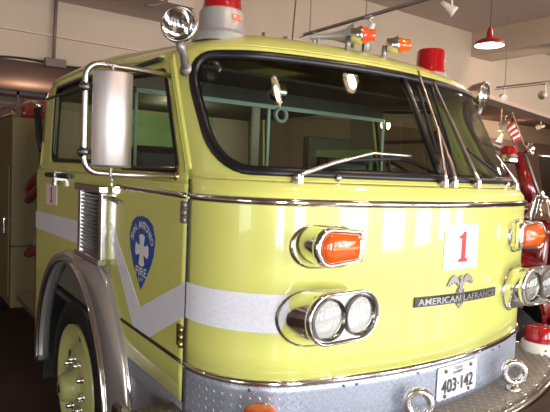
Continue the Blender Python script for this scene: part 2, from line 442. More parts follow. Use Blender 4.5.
# sides of the crew cab
AC, AR, FR = (2.14, .60), .88, .945     # wheel arch
def side_bottom(q):
    d = q-AC[0]
    d /= FR
    if abs(d) < AR: return max(AC[1]+math.sqrt(AR*AR-d*d), .62 if d > 0 else 0)
    return .60 if d > 0 else ZD
REARWIN = densify(rrect(1.66, 2.92, 2.11, 2.565, .07), .05)
DOORWIN = densify(rrect(.60, 1.36, 2.085, 2.555, .045), .05)
def skin(mb, side, q0, q1, n):
    qs = lin(q0, q1, n)
    rows = [0, .1, .25, .4, .55, .7, .85, 1]
    V = []
    for q in qs:
        b = side_bottom(q)
        for t in rows: V.append(G(q, b+(1.99-b)*t, 0, side))
        for z in (2.01, 2.03, 2.05): V.append(G(q, z, 0, side))
    m = len(rows)+3
    mb.add(V, [(i*m+j, (i+1)*m+j, (i+1)*m+j+1, i*m+j+1) for i in range(n-1) for j in range(m-1)])
for side in (-1, 1):
    skin(shell, side, 1.46, 3.30, 90)
    ring_panel(shell, lambda q, z: G(q, z, 0, side), REARWIN, 1.46, 3.30, 2.05, ZH, 4)
    # header strip over the door
    shell.grid(lambda q, z: G(q, z, 0, side), lin(YC, 1.46, 12), [2.57, 2.60, ZH])
    # rounded rear corner post
shell.grid(lambda x, z: Vector((x*(A-ins(z)[0])/A, 3.30, z+.025*max(0, min(1, (z-2.1)/.5)))), lin(-A, A, 12), lin(.60, ZH, 12))
cab = P('cab_shell', shell, 'lime', solid=.025)
cab['label'] = 'lime yellow cab body'

def side_map(side): return lambda q, z: G(q, z, 0, side)
# ---- doors
for side in (-1, 1):
    d = MB()
    qs = lin(YC+.008, 1.452, 24); V = []
    for q in qs:
        b = max(side_bottom(q), ZD)
        for t in lin(0, 1, 8): V.append(G(q, b+(1.99-b)*t, .004, side))
        for z in (2.01, 2.03, 2.045): V.append(G(q, z, .004, side))
    d.add(V, [(i*11+j, (i+1)*11+j, (i+1)*11+j+1, i*11+j+1) for i in range(23) for j in range(10)])
    ring_panel(d, lambda q, z: G(q, z, .004, side), DOORWIN, YC+.008, 1.452, 2.045, 2.590, 4)
    door = P('door', d, 'lime', solid=.03)
    w = MB(); band(w, [(G(q, z, 0, side), (side, 0, 0), (0, 0, 1)) for q, z in []], [(0, 0)]) if 0 else None
    def frame_path(hole, side):
        cq = sum(p[0] for p in hole)/len(hole); cz = sum(p[1] for p in hole)/len(hole); out = []
        n = len(hole)
        for i, (q, z) in enumerate(hole):
            a, b = hole[i-1], hole[(i+1) % n]; t = Vector((0, b[0]-a[0], b[1]-a[1])).normalized(); nn = Vector((0, -t.z, t.y))
            if nn.y*(cq-q)+nn.z*(cz-z) < 0: nn = -nn
            out.append((G(q, z, 0, side), (side, 0, 0), nn))
        return out
    g = MB(); fill_strip(g, lambda q, z: G(q, z, -.012, side), DOORWIN); P('door_window', g, 'side_glass', door)
    w = MB(); band(w, frame_path(DOORWIN, side), [(.010, -.004), (.010, .016), (-.015, .022), (-.015, -.004)], True); P('window_seal', w, 'gasket', door)
    w = MB(); band(w, gpath(YC+.02, 1.354, 1.992, side), half_round(.028, .013)); P('belt_moulding', w, 'chrome', door)
    w = MB(); band(w, gpath(YC+.02, 1.24, 1.306, side), half_round(.022, .010)); P('lower_moulding', w, 'steel_dark', door)
    # hinges with their knuckles
    for zc in (1.925, 1.50-.045-.04):
        h = MB()
        h.box(*sorted((side*(A+.001), side*(A+.012))), YC+.02, YC+.055, zc-.045, zc+.045)
        for k in range(3): h.lathe([(0, 0), (.011, 0), (.011, .026), (0, .026)], (side*(A+.014), YC+.006, zc-.043+k*.030), n=12)
        P('door_hinge', h, 'brass' if zc < 1.6 else 'cast', door)
    h = MB()
    h.lathe([(.001, 0), (.02, 0), (.022, .02), (.012, .028), (.001, .03)], (side*(A-.03), .66, 2.065), (side, 0, .1), n=14)
    P('door_lock', h, 'brass', door)
    h = MB(); h.tube([(side*(A+.0), 1.40, 1.925), (side*(A+.035), 1.38, 1.925), (side*(A+.035), 1.27, 1.915), (side*(A+.02), 1.24, 1.915)], [.012, .010, .009, .007], 8)
    P('door_handle', h, 'cast', door)
    # crew window
    g = MB(); fill_strip(g, lambda q, z: G(q, z, -.012, side), REARWIN); cw = P('crew_window', g, 'side_glass')
    w = MB(); band(w, frame_path(REARWIN, side), [(.008, -.004), (.008, .018), (-.015, .024), (-.015, -.004)], True); P('window_seal', w, 'gasket', cw)
    h = MB(); h.tube([(side*(A+.02), 2.86, 2.012), (side*(A+.025), 2.2, 2.018)], .018, 8); P('grab_rail', h, 'vinyl')
    h = MB(); h.box(*sorted((side*(A-.005), side*(A+.045))), 2.52, 2.55, 1.98, 2.04); h.box(*sorted((side*(A+.035), side*(A+.05))), 2.50, 2.57, 1.945, 1.985); P('rail_bracket', h, 'chrome')

# gutter along the roof edge above the doors
for side in (-1, 1):
    w = MB(); band(w, [(G(q, 2.615, 0, side), (side, 0, 0), (0, 0, 1)) for q in lin(YC+.12, 3.05, 30)], half_round(.022, .016)); P('rain_gutter', w, 'lime')
    # A pillar trim: yellow ridge beside the door opening
    w = MB(); band(w, [(F(side*(ST-.018), z), (side*.8, -.6, 0), (side*.5, .8, 0)) for z in lin(2.10, 2.62, 14)], [(-.004, -.012), (.010, -.010), (.010, .010), (-.004, .012)])
    P('pillar_ridge', w, 'lime')
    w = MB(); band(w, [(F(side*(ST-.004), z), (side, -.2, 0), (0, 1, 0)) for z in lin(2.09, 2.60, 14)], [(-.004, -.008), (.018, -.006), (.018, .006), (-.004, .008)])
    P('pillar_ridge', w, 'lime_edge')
# door gap seals (dark line) next to the hinge
for side in (-1, 1):
    w = MB(); band(w, [(F(side*(ST-.001), z, .001), (side, 0, 0), (0, 1, 0)) for z in lin(ZD, 2.06, 20)], [(-.002, -.004), (.004, -.003), (.004, .004), (-.002, .004)])
    P('door_gap', w, 'black')

# ---- windscreen
def ws_path():
    n = len(WS); out = []
    for i, (s, z) in enumerate(WS):
        a, b = WS[i-1], WS[(i+1) % n]
        t = (F(*b)-F(*a)).normalized(); bs = base(s); nr = Vector((bs[2], bs[3], 0)); nr = (nr+Vector((0, 0, .35))).normalized()
        inn = t.cross(nr)
        c = F(0 if abs(s) < .9 else s*.9, 2.34)-F(s, z)
        if inn.dot(c) < 0: inn = -inn
        out.append((F(s, z), nr, inn))
    return out
g = MB(); fill_strip(g, lambda s, z: F(s, z, -.01), WS, 30); wsg = P('windscreen', g, 'windscreen')
w = MB(); band(w, ws_path(), [(-.01, -.006), (.006, -.010), (.012, -.002), (.012, .016), (.004, .030), (-.015, .030)], True); P('windscreen_seal', w, 'gasket', wsg)
w = MB(); band(w, [(F(0.0, z, 0), (0, -1, .3), (1, 0, 0)) for z in lin(2.11, 2.575, 10)], [(-.012, -.014), (.006, -.012), (.006, .012), (-.012, .014)]); P('centre_divider', w, 'gasket', wsg)

# ---- mouldings on the front
w = MB(); band(w, fpath(-ST+.012, ST-.012, 1.992, 90), half_round(.032, .016)); P('belt_moulding', w, 'chrome')
w = MB(); band(w, fpath(-ST+.012, ST-.012, ZT-.002, 90), half_round(.030, .016)); P('lower_moulding', w, 'chrome')
# ---- diamond plate skirt below it
w = MB()
def skirtF(s, z): return F(s, z, .002)
w.grid(skirtF, lin(-ST, ST, 81), lin(Z0+.0, ZT, 6), uvs=True)
sk = P('front_skirt', w, 'diamond', solid=.01)
for s in (-.93, -.55, -.49, -.17, .42, .50, .75):
    b = base(s); w = MB(); w.lathe([(.001, .004), (.005, .004), (.006, 0)], F(s, 1.275, .003), (b[2], b[3], 0), n=8); P('skirt_rivet', w, 'steel_dark', sk)
for side in (-1, 1):
    w = MB(); w.grid(lambda q, z: Vector((side*(A-.005), q, z)), lin(YC, 1.30, 10), lin(.80, ZD, 4), uvs=True)
    w.grid(lambda q, x: Vector((side*x, q, .80)), lin(YC, 1.30, 10), lin(A-.35, A-.005, 4), uvs=True)
    P('door_step', w, 'diamond', solid=.01)

# ---- white reflective stripe
for sg in (-1, 1):
    w = MB(); w.grid(lambda s, t: F(sg*s, 1.498+(1.645-1.498)*t, .0025), lin(ST-.004, .70, 30), lin(0, 1, 3)); P('reflective_stripe', w, 'tape')
for side in (-1, 1):
    dr = [o for o in T.children if o.name.startswith('door') and o.name.split('.')[0] == 'door'][0 if side == -1 else 1]
    w = MB(); mp = lambda q, z, o, side=side: G(q, z, o, side)
    w.prism([(.512, 1.497), (.512, 1.642), (.985, 1.429), (.865, 1.316)], mp, .003, .0055)
    w.prism([(.985, 1.429), (1.415, 1.790), (1.442, 1.73), (1.075, 1.316), (.865, 1.316)], mp, .003, .0055)
    P('reflective_stripe', w, 'tape', dr)
    w = MB()
    w.prism([(1.95, 1.595), (1.95, 1.742), (3.295, 1.70), (3.295, 1.565)], mp, -.002, .003)
    P('reflective_stripe', w, 'tape')

# ---- wheel arch trim
for side in (-1, 1):
    w = MB(); ring = []
    n = 60; angs = lin(-.05, PI+.10, n)
    V = []
    for a in angs:    # a = 0 towards the rear
        k = min(1, max(0, (a-PI*.54)/(PI*.18))); ext = .06+.23*k*k*(3-2*k)
        c, s_ = math.cos(a)*FR, math.sin(a)
        for r, o in ((AR-.02, -.04), (AR-.025, .030), (AR-.005, .050), (AR+.02, .046), (AR+.02+ext*.3, .060), (AR+ext*.62, .050), (AR+ext*.86, .028), (AR+ext, .0)):
            V.append((side*(A+o), AC[0]+r*c, AC[1]+r*s_))
    m = 8
    w.add(V, [(i*m+j, (i+1)*m+j, (i+1)*m+j+1, i*m+j+1) for i in range(n-1) for j in range(m-1)])
    P('wheel_arch_trim', w, 'polished', solid=.006)
    w = MB(); w.tube([(side*(A+.05), AC[0]+(AR-.01)*math.cos(a)*FR, AC[1]+(AR-.01)*math.sin(a)) for a in angs], .016, 8); P('arch_lip', w, 'chrome')
    # liner
    w = MB(); w.grid(lambda a, x: Vector((side*x, AC[0]+(AR-.02)*FR*math.cos(a), AC[1]+(AR-.02)*math.sin(a))), lin(0, PI, 40), lin(.45, A, 6)); P('wheel_well', w, 'black')

# ---- wheels
def wheel(cx, cy, side, tyre_r=.60):
    c = Vector((side*cx, cy, tyre_r)); ax = (side, 0, 0)
    t = MB(); t.lathe([(tyre_r*.70, -.30), (tyre_r*.9, -.31), (tyre_r*.98, -.28), (tyre_r, -.24), (tyre_r, -.06), (tyre_r*.98, -.02), (tyre_r*.92, .005), (tyre_r*.80, .010), (tyre_r*.72, -.005), (tyre_r*.70, -.02)], c, ax, 72)
    for k in range(5): t.lathe([(tyre_r+.001, -.23+k*.042), (tyre_r+.006, -.225+k*.042), (tyre_r+.006, -.205+k*.042), (tyre_r+.001, -.2+k*.042)], c, ax, 72)
    ty = P('wheel', t, 'rubber')
    r = MB(); r.lathe([(.410, -.04), (.415, .0), (.402, .012), (.385, .004), (.378, -.03), (.345, -.055), (.28, -.050), (.235, -.02), (.225, -.012), (.09, -.012)], c, ax, 64)
    P('rim', r, 'rim', ty)
    for k in range(6):
        h = MB(); a = 2*PI*k/6+.35; p = c+Vector((side*-.048, .325*math.cos(a), .325*math.sin(a)))
        h.lathe([(.001, .003), (.040, .003), (.044, 0)], p, ax, 20, sx=.55); P('hand_hole', h, 'black', ty)
    h = MB(); h.lathe([(.001, .10), (.06, .098), (.085, .085), (.095, .05), (.10, .0), (.12, -.012)], c, ax, 32); P('hub', h, 'rim', ty)
    h = MB(); h.lathe([(.001, .104), (.028, .103), (.030, .098)], c, ax, 20); P('hub_cap', h, 'steel_dark', ty)
    for k in range(10):
        a = 2*PI*k/10+.1; p = c+Vector((side*-.012, .178*math.cos(a), .178*math.sin(a)))
        h = MB(); h.lathe([(.026, 0), (.026, .008), (.019, .010), (.019, .032), (.013, .045), (.001, .047)], p, ax, 6); P('lug_nut', h, 'chrome', ty)
for side in (-1, 1):
    wheel(.985, 2.22, side); 
wheel(.985, 6.9, -1); wheel(.985, 6.9, 1)

# ---- bumper
bx, by, br = 1.36, -.20, .42
def bumper_path(off=0, n=90):
    c = 1/(2*RB); pts = []
    yk = by+c*(bx-br)**2
    for x in lin(0, bx-br, 40): pts.append((x, by+c*x*x, 2*c*x, -1))
    th0 = math.atan(2*c*(bx-br)); x0 = bx-br; 
    cx, cy = x0-br*math.sin(th0)+0, yk+br*math.cos(th0)
    for k in range(1, 17):
        t = th0+(PI/2-th0)*k/16; pts.append((cx+br*math.sin(t), cy-br*math.cos(t), math.sin(t), -math.cos(t)))
    xe = pts[-1][0]; ye = pts[-1][1]
    for k in range(1, 5): pts.append((xe, ye+.09*k, 1, 0))
    out = []
    for x, y, nx, ny in pts:
        l = math.hypot(nx, ny); out.append(Vector((x+nx/l*off, y+ny/l*off, 0)))
    L = [Vector((-p.x, p.y, 0)) for p in out[1:]][::-1]
    return L+out
bp0 = bumper_path(0)
w = MB()
w.grid(lambda i, t: Vector((bp0[int(i)].x, bp0[int(i)].y+(.62-bp0[int(i)].y)*t, Z0)), list(range(len(bp0))), lin(0, 1, 8))
for i, p in enumerate(bp0):
    for j, t in enumerate(lin(0, 1, 8)): w.uv[i*8+j] = (p.x, p.y+(.62-p.y)*t)
bumper = P('bumper', w, 'deck', solid=.01)
nrm = []
for i, p in enumerate(bp0):
    a, b = bp0[max(i-1, 0)], bp0[min(i+1, len(bp0)-1)]; t = (b-a).normalized(); nrm.append(Vector((t.y, -t.x, 0)))
w = MB(); band(w, [(Vector((p.x, p.y, Z0)), nrm[i], (0, 0, 1)) for i, p in enumerate(bp0)],
    [(-.012, .003), (.0, .006), (.016, .004), (.026, -.008), (.030, -.03), (.030, -.22), (.016, -.25), (-.004, -.25), (-.004, -.01)])
P('bumper_face', w, 'chrome', bumper)
for i in range(8, len(bp0)-6, 7):
    p = bp0[i]-nrm[i]*.035
    w = MB(); w.lathe([(.012, .0), (.012, .005), (.007, .009), (.001, .010)], (p.x, p.y, Z0), n=12); P('deck_bolt', w, 'chrome', bumper)
# tow eyes
for sx in (-1, 1):
    (cx, cy), cz = ((-.235, -.062) if sx < 0 else (.462, -.060)), 1.184; w = MB()
    ring = [(cx+.047*math.cos(a)*.72, cy+.047*math.cos(a)*-.69, cz+.049*math.sin(a)) for a in lin(0, 2*PI, 33)]
    w.tube(ring, .0185, 12, cap=False)
    w.lathe([(.036, 0), (.034, .012), (.024, .020), (.020, .028), (.001, .032)], (cx, cy, Z0+.002), n=20)
    P('tow_eye', w, 'satin', bumper)
# warning lamps on the bumper
def small_beacon(x, y, r, h, lensmat, basemat, zb=Z0):
    b = MB(); b.lathe([(r*1.12, 0), (r*1.12, h*.30), (r*1.04, h*.38), (r*.9, h*.40)], (x, y, zb), n=36); o = P('warning_lamp', b, basemat)
    l = MB(); l.lathe([(r*.96, h*.38), (r*.99, h*.60), (r*.98, h*.62), (r*.95, h*.66), (r*.93, h*.86), (r*.82, h*.96), (r*.5, h), (.001, h)], (x, y, zb), n=36); P('lens', l, lensmat, o)
    for a in (-2.3, -1.2, -.2): 
        s = MB(); s.lathe([(.007, 0), (.006, .004), (.001, .004)], (x+r*1.12*math.cos(a), y+r*1.12*math.sin(a), zb+h*.17), (math.cos(a), math.sin(a), 0), n=8); P('screw', s, 'steel_dark', o)
small_beacon(1.19, .21, .092, .150, 'redlens', 'cream')
small_beacon(-.95, .045, .066, .185, 'red_orange_lens', 'cream')

# ---- number plate
def Fp(s0, z0, off=.006, rot=0):
    def f(u, v, o):
        c, s = math.cos(rot), math.sin(rot); return F(s0+u*c-v*s, z0+u*s+v*c, off+o)
    return f
pz, ps = 1.202, .098
w = MB(); w.prism(densify(rrect(-.150, .150, -.074, .074, .010, 4), .04), Fp(ps, pz), .0, .003); lp = P('licence_plate', w, 'plate_white')
P('plate_number', text_mb('403·142', Fp(ps, pz-.018), .062, .240, h1=.0045, bold=.012), 'brown_badge', lp)
P('plate_state', text_mb('TEXAS', Fp(ps, pz+.055), .013, .062, h1=.0045, bold=.01), 'brown_badge', lp)
P('plate_legend', text_mb('EXEMPT', Fp(ps, pz+.036), .013, .075, h1=.0045, bold=.01), 'brown_badge', lp)
for u, v in ((-.095, .052), (.095, .052), (-.095, -.060), (.085, -.060)):
    w = MB(); w.lathe([(.009, 0), (.008, .005), (.001, .006)], Fp(ps, pz)(u, v, .003), (0, -1, 0), n=6); P('plate_bolt', w, 'steel_dark', lp)

# ---- unit number decals
def one_poly(h):     # slab serif figure 1, height h
    k = h
    return [(-.24*k, -.5*k), (.24*k, -.5*k), (.24*k, -.40*k), (.12*k, -.38*k), (.12*k, .5*k), (.0*k, .5*k), (-.10*k, .40*k), (-.23*k, .36*k), (-.23*k, .28*k), (-.10*k, .28*k), (-.10*k, -.38*k), (-.24*k, -.40*k)]
w = MB(); w.grid(lambda u, v: F(.072+u, 1.806+v, .0025), lin(-.126, .126, 6), lin(-.100, .100, 3)); dc = P('number_decal', w, 'white')
w = MB(); w.prism(one_poly(.135), Fp(.082, 1.806, 0), .003, .0042); P('figure', w, 'red_ink', dc)
for side in (-1, 1):
    w = MB(); w.prism([(2.95, 1.782), (2.63, 1.797), (2.63, 1.948), (2.95, 1.942)], lambda q, z, o: G(q, z, o, side), .0, .003); dc = P('number_decal', w, 'white')
    w = MB(); w.prism(one_poly(.12), lambda u, v, o: G(2.78+u*side*1.5, 1.866+v, o, side), .003, .0045); P('figure', w, 'red_ink', dc)

# ---- maker's badge bar with eagle
ang = -.02
w = MB(); w.prism(densify([(-.303, -.021), (.303, -.021), (.303, .021), (-.303, .021)], .06), Fp(.083, 1.578, .002, ang), 0, .008); bd = P('maker_badge', w, 'brown_badge')
P('badge_lettering', text_mb('AMERICAN LAFRANCE', Fp(.080, 1.578, .002, ang), .029, .570, h1=.0105, bold=.018), 'silver_ink', bd)
w = MB()
mpE = Fp(.076, 1.60, .002)
w.prism([(0, -.072), (.024, -.05), (.030, -.01), (.024, .016), (-.024, .016), (-.030, -.01), (-.024, -.05)], mpE, 0, .005)   # shield
w.prism([(-.011, .014), (.011, .014), (.014, .04), (.009, .056), (.011, .070), (.003, .078), (-.010, .074), (-.018, .066), (-.009, .064), (-.012, .04)], mpE, 0, .008)  # body and head
for k in (-1, 1):
    w.prism([(.010*k, .040), (.028*k, .074), (.052*k, .084), (.078*k, .070), (.100*k, .036), (.086*k, .044), (.080*k, .034), (.070*k, .050), (.062*k, .040), (.052*k, .056), (.044*k, .044), (.034*k, .052), (.022*k, .030)], mpE, 0, .006)
    w.prism([(.006*k, .02), (.020*k, .0), (.024*k, .02)], mpE, .006, .009)
for k in (-.018, -.006, .006, .018): w.prism([(k-.002, -.05), (k+.002, -.05), (k+.002, -.005), (k-.002, -.005)], mpE, .006, .0085)
P('eagle_emblem', w, 'cast', bd)

# ---- blue fire department shield on the doors
SH = [(.985, 1.868), (.915, 1.862), (.858, 1.838), (.822, 1.775), (.835, 1.70), (.870, 1.640), (.980, 1.514), (1.085, 1.620), (1.130, 1.700), (1.143, 1.770), (1.105, 1.836), (1.05, 1.860)]
for side, dr in ((-1, 0), (1, 1)):
    dr = [o for o in T.children if o.name.split('.')[0] == 'door'][dr]
    mp = lambda q, z, o, side=side: G(q, z, o, side)
    w = MB(); w.prism(SH, mp, .004, .006); sh = P('department_shield', w, 'blue', dr)
    d = side    # reading direction: on the left side of the picture letters run towards the front
    cq, cz = .98, 1.70
    def at(cq, cz, rot=0):
        def f(u, v, o):
            c, s = math.cos(rot), math.sin(rot); return G(cq+d*(u*c-v*s), cz+u*s+v*c, .006+o, side)
        return f
    for i, ch in enumerate('SAN ANTONIO'):
        if ch == ' ': continue
        a = (i-5)/5*1.12; P('shield_letter', text_mb(ch, at(cq+d*.132*math.sin(a)*1.03, 1.708+.112*math.cos(a)*1.05, -a), .036, .034 if ch != 'I' else .008, h1=.001, bold=.02), 'white', sh)
    w = MB(); pts = []
    for k in range(4):
        a = k*PI/2
        for da, r in ((-.44, .074), (-.2, .078), (0, .076), (.2, .078), (.44, .074), (.62, .036), (.785, .030), (.95, .036)):
            pts.append((r*math.sin(a+da)*1.05, r*math.cos(a+da)))
    w.prism([(cq+d*x, cz+.005+y) for x, y in pts], lambda q, z, o: G(q, z, .006+o, side), 0, .001); P('cross', w, 'white', sh)
    P('fire_lettering', text_mb('FIRE', at(cq, 1.602), .042, .135, h1=.001, bold=.015), 'white', sh)
    P('dept_lettering', text_mb('DEPT', at(cq, 1.562), .018, .06, h1=.001), 'tape', sh)

# ---- louvred air intake behind the doors
for side in (-1, 1):
    q0, q1, z0, z1 = 1.47, 1.93, 1.575, 1.965
    X = lambda o: side*(A+o)
    w = MB()
    w.box(*sorted((X(0), X(.045))), q0, q0+.055, z0, z1); w.box(*sorted((X(0), X(.045))), q1-.055, q1, z0, z1); w.box(*sorted((X(-.01), X(.0))), q0+.05, q1-.05, z0, z1)
    lv = P('air_intake', w, 'satin', bevel=.012)
    w = MB(); w.box(*sorted((X(.0), X(.065))), q0-.01, q1+.01, z1-.02, z1+.025); w.box(*sorted((X(.0), X(.065))), q0-.01, q1+.01, z0-.025, z0+.01); P('intake_cap', w, 'chrome', lv, bevel=.008)
    w = MB(); w.box(*sorted((X(-.02), X(.006))), q0+.05, q1-.05, z0, z1); P('intake_recess', w, 'black', lv)
    for i in range(16):
        z = z0+.022+i*(z1-z0-.05)/15
        w = MB(); w.add([(X(.008), q0+.05, z), (X(.008), q1-.05, z), (X(.034), q1-.05, z-.009), (X(.034), q0+.05, z-.009), (X(.008), q0+.05, z+.004), (X(.008), q1-.05, z+.004), (X(.034), q1-.05, z-.005), (X(.034), q0+.05, z-.005)],
            [(0, 1, 2, 3), (7, 6, 5, 4), (0, 4, 5, 1), (1, 5, 6, 2), (2, 6, 7, 3), (3, 7, 4, 0)], False)
        P('louvre', w, 'satin', lv)

# ---- lamp pods on the front
def pill(cx, cz, hw, r, y, n=14):
    pts = []
    for k in range(n+1): a = -PI/2+PI*k/n; pts.append((cx+hw+r*math.cos(a), cz+r*math.sin(a)))
    for k in range(n+1): a = PI/2+PI*k/n; pts.append((cx-hw+r*math.cos(a), cz+r*math.sin(a)))
    return pts
def loft(mb, loops, cap=True):
    n = len(loops[0]); V = [p for l in loops for p in l]
    Fc = [(i*n+k, i*n+(k+1) % n, (i+1)*n+(k+1) % n, (i+1)*n+k) for i in range(len(loops)-1) for k in range(n)]
    mb.add(V, Fc)
def surf_y(x):     # front skin at world x
    lo, hi = 0, ST; 
    for _ in range(40):
        mid = (lo+hi)/2
        if base(mid)[0] < abs(x): lo = mid
        else: hi = mid
    return base(lo)[1]
def surf_loop(pts, off):
    out = []
    for x, z in pts:
        x = max(-A+.01, min(A-.01, x)); out.append(Vector((x, surf_y(x)-off, z)))
    return out
for side in (-1, 1):
    # headlamp pod
    cx, cz, yf = side*.662, 1.590, -.055
    o_ = side*.018
    bcx = side*.655; back = pill(bcx, 1.555, .062, .110, 0); mid = pill((bcx+cx)/2, 1.575, .082, .099, 0); fr = pill(cx, cz, .076, .092, 0)
    w = MB(); loft(w, [surf_loop(back, 0), surf_loop(back, .012), surf_loop(pill(bcx, 1.556, .060, .103, 0), .016)])
    pod = P('headlamp_pod', w, 'satin')
    w = MB(); b2 = pill(bcx, 1.556, .061, .106, 0)
    loft(w, [surf_loop(b2, .010), [Vector((x, (surf_y(x)-.010)*.55+yf*.45, z)) for x, z in mid], [Vector((x, yf+.022, z)) for x, z in fr]])
    P('pod_housing', w, 'chrome', pod)
    w = MB(); lps = []
    for r, dy in ((.088, .026), (.095, .022), (.098, .008), (.095, -.004), (.090, -.008), (.085, -.004), (.083, .006)): lps.append([Vector((x, yf+dy, z)) for x, z in pill(cx, cz, .076, r, 0)])
    loft(w, lps); P('bezel', w, 'chrome', pod)
    w = MB(); pl = [Vector((x, yf+.006, z)) for x, z in pill(cx, cz, .076, .085, 0)]; w.add(pl, [tuple(range(len(pl)))], False); P('face_plate', w, 'satin', pod)
    for k in (-1, 1):
        c = (cx+k*.076, yf, cz)
        w = MB(); w.lathe([(.0735, .004), (.0775, -.004), (.0735, -.010)][::1], c, (0, 1, 0), 40); P('lamp_ring', w, 'cast', pod)
        w = MB(); w.lathe([(.072, -.004), (.060, .018), (.035, .036), (.001, .044)], c, (0, 1, 0), 36); hl = P('reflector', w, 'reflector', pod)
        w = MB(); w.lathe([(.0725, -.006), (.066, -.013), (.045, -.020), (.02, -.0235), (.001, -.0245)], c, (0, 1, 0), 36); P('lens', w, 'headlens', pod) if 'headlens' in MATS else P('lens', w, 'lens_clear', pod)
        w = MB(); w.lathe([(.014, .01), (.014, .03)], c, (0, 1, 0), 14); P('bulb_shield', w, 'amber_pale', pod)
    # turn signal pod
    cx, cz, yf = side*.652, 1.836, .0
    bcx = side*.655; b = pill(bcx, 1.828, .050, .084, 0)
    w = MB(); loft(w, [surf_loop(b, 0), surf_loop(b, .008), surf_loop(pill(bcx, 1.828, .048, .077, 0), .012)]); pod = P('turn_signal_pod', w, 'satin')
    fr = [(cx-side*u, cz+v) for u, v in ([(.105, -.058), (.112, -.048), (.112, .048), (.105, .058)]+[(-.052-.060*math.cos(a), .070*math.sin(a)) for a in lin(PI/2, -PI/2, 9)])]
    fr = densify(fr, .02)
    n = len(fr)
    def scl(k): return [(cx+(x-cx)*k, cz+(z-cz)*k) for x, z in fr]
    w = MB(); loft(w, [surf_loop(scl(1.03), .008), [Vector((x, yf+.03, z)) for x, z in scl(1.0)]]); P('pod_housing', w, 'chrome', pod)
    w = MB(); loft(w, [[Vector((x, yf+dy, z)) for x, z in scl(k)] for k, dy in ((1.0, .03), (1.05, .022), (1.06, .008), (1.02, -.004), (.93, -.008), (.84, -.002), (.82, .01))]); P('bezel', w, 'chrome', pod)
    w = MB(); loft(w, [[Vector((x, yf+dy, z)) for x, z in scl(k)] for k, dy in ((.83, .008), (.82, -.008), (.70, -.022), (.4, -.028), (.01, -.030))]); P('lens', w, 'amber', pod)
    w = MB(); w.box(cx-.062, cx+.062, yf-.030, yf-.022, cz-.007, cz+.007); P('lens_rib', w, 'amber_pale', pod, bevel=.003)

# ---- wipers
def wiper(pts, blade, side_off=.045):
    w = MB(); p0 = F(*pts[0])
    w.lathe([(.018, 0), (.018, .02), (.012, .034), (.001, .038)], F(pts[0][0], pts[0][1]-.012, .0), (0, -.8, .6), 16)
    w.box(p0.x-.012, p0.x+.012, p0.y-.045, p0.y-.015, p0.z-.022, p0.z+.012)
    arm = [F(s, z, side_off) for s, z in pts]; arm = [p0+Vector((0, -.038, .012))]+arm[1:]
    dense = []
    for a, b in zip(arm, arm[1:]): dense += [a.lerp(b, t) for t in lin(0, 1, 8)[:-1]]
    dense.append(arm[-1]); n = len(dense)
    w.tube(dense, [.009 if i < n*.45 else .0055 for i in range(n)], 8)
    o = P('wiper', w, 'brushed')
    b = MB(); e = [F(blade[0][0]+(blade[1][0]-blade[0][0])*t, blade[0][1]+(blade[1][1]-blade[0][1])*t, .022) for t in lin(0, 1, 10)]
    b.tube(e, .008, 6); P('wiper_blade', b, 'rubber', o)
    return o
wiper([(-.776, 2.085), (-.60, 2.150), (-.402, 2.196), (-.202, 2.194)], [(-.62, 2.155), (-.25, 2.182)])
wiper([(-.035, 2.09), (.049, 2.327), (.100, 2.622)], [(.05, 2.54), (.005, 2.215)])
wiper([(.226, 2.09), (.190, 2.417), (.180, 2.575)], [(.172, 2.56), (.120, 2.215)])
wiper([(.034, 2.09), (.050, 2.22), (.055, 2.34)], [(.060, 2.32), (.045, 2.18)])
wiper([(.696, 2.085), (.64, 2.16), (.548, 2.240)], [(.276, 2.250), (.50, 2.150)])
for s in (-.59, .62):    # washer nozzles
    w = MB(); w.lathe([(.012, 0), (.012, .02), (.006, .026), (.001, .027)], F(s, 2.078, -.004), (0, -.5, .9), 10); P('washer_nozzle', w, 'satin')

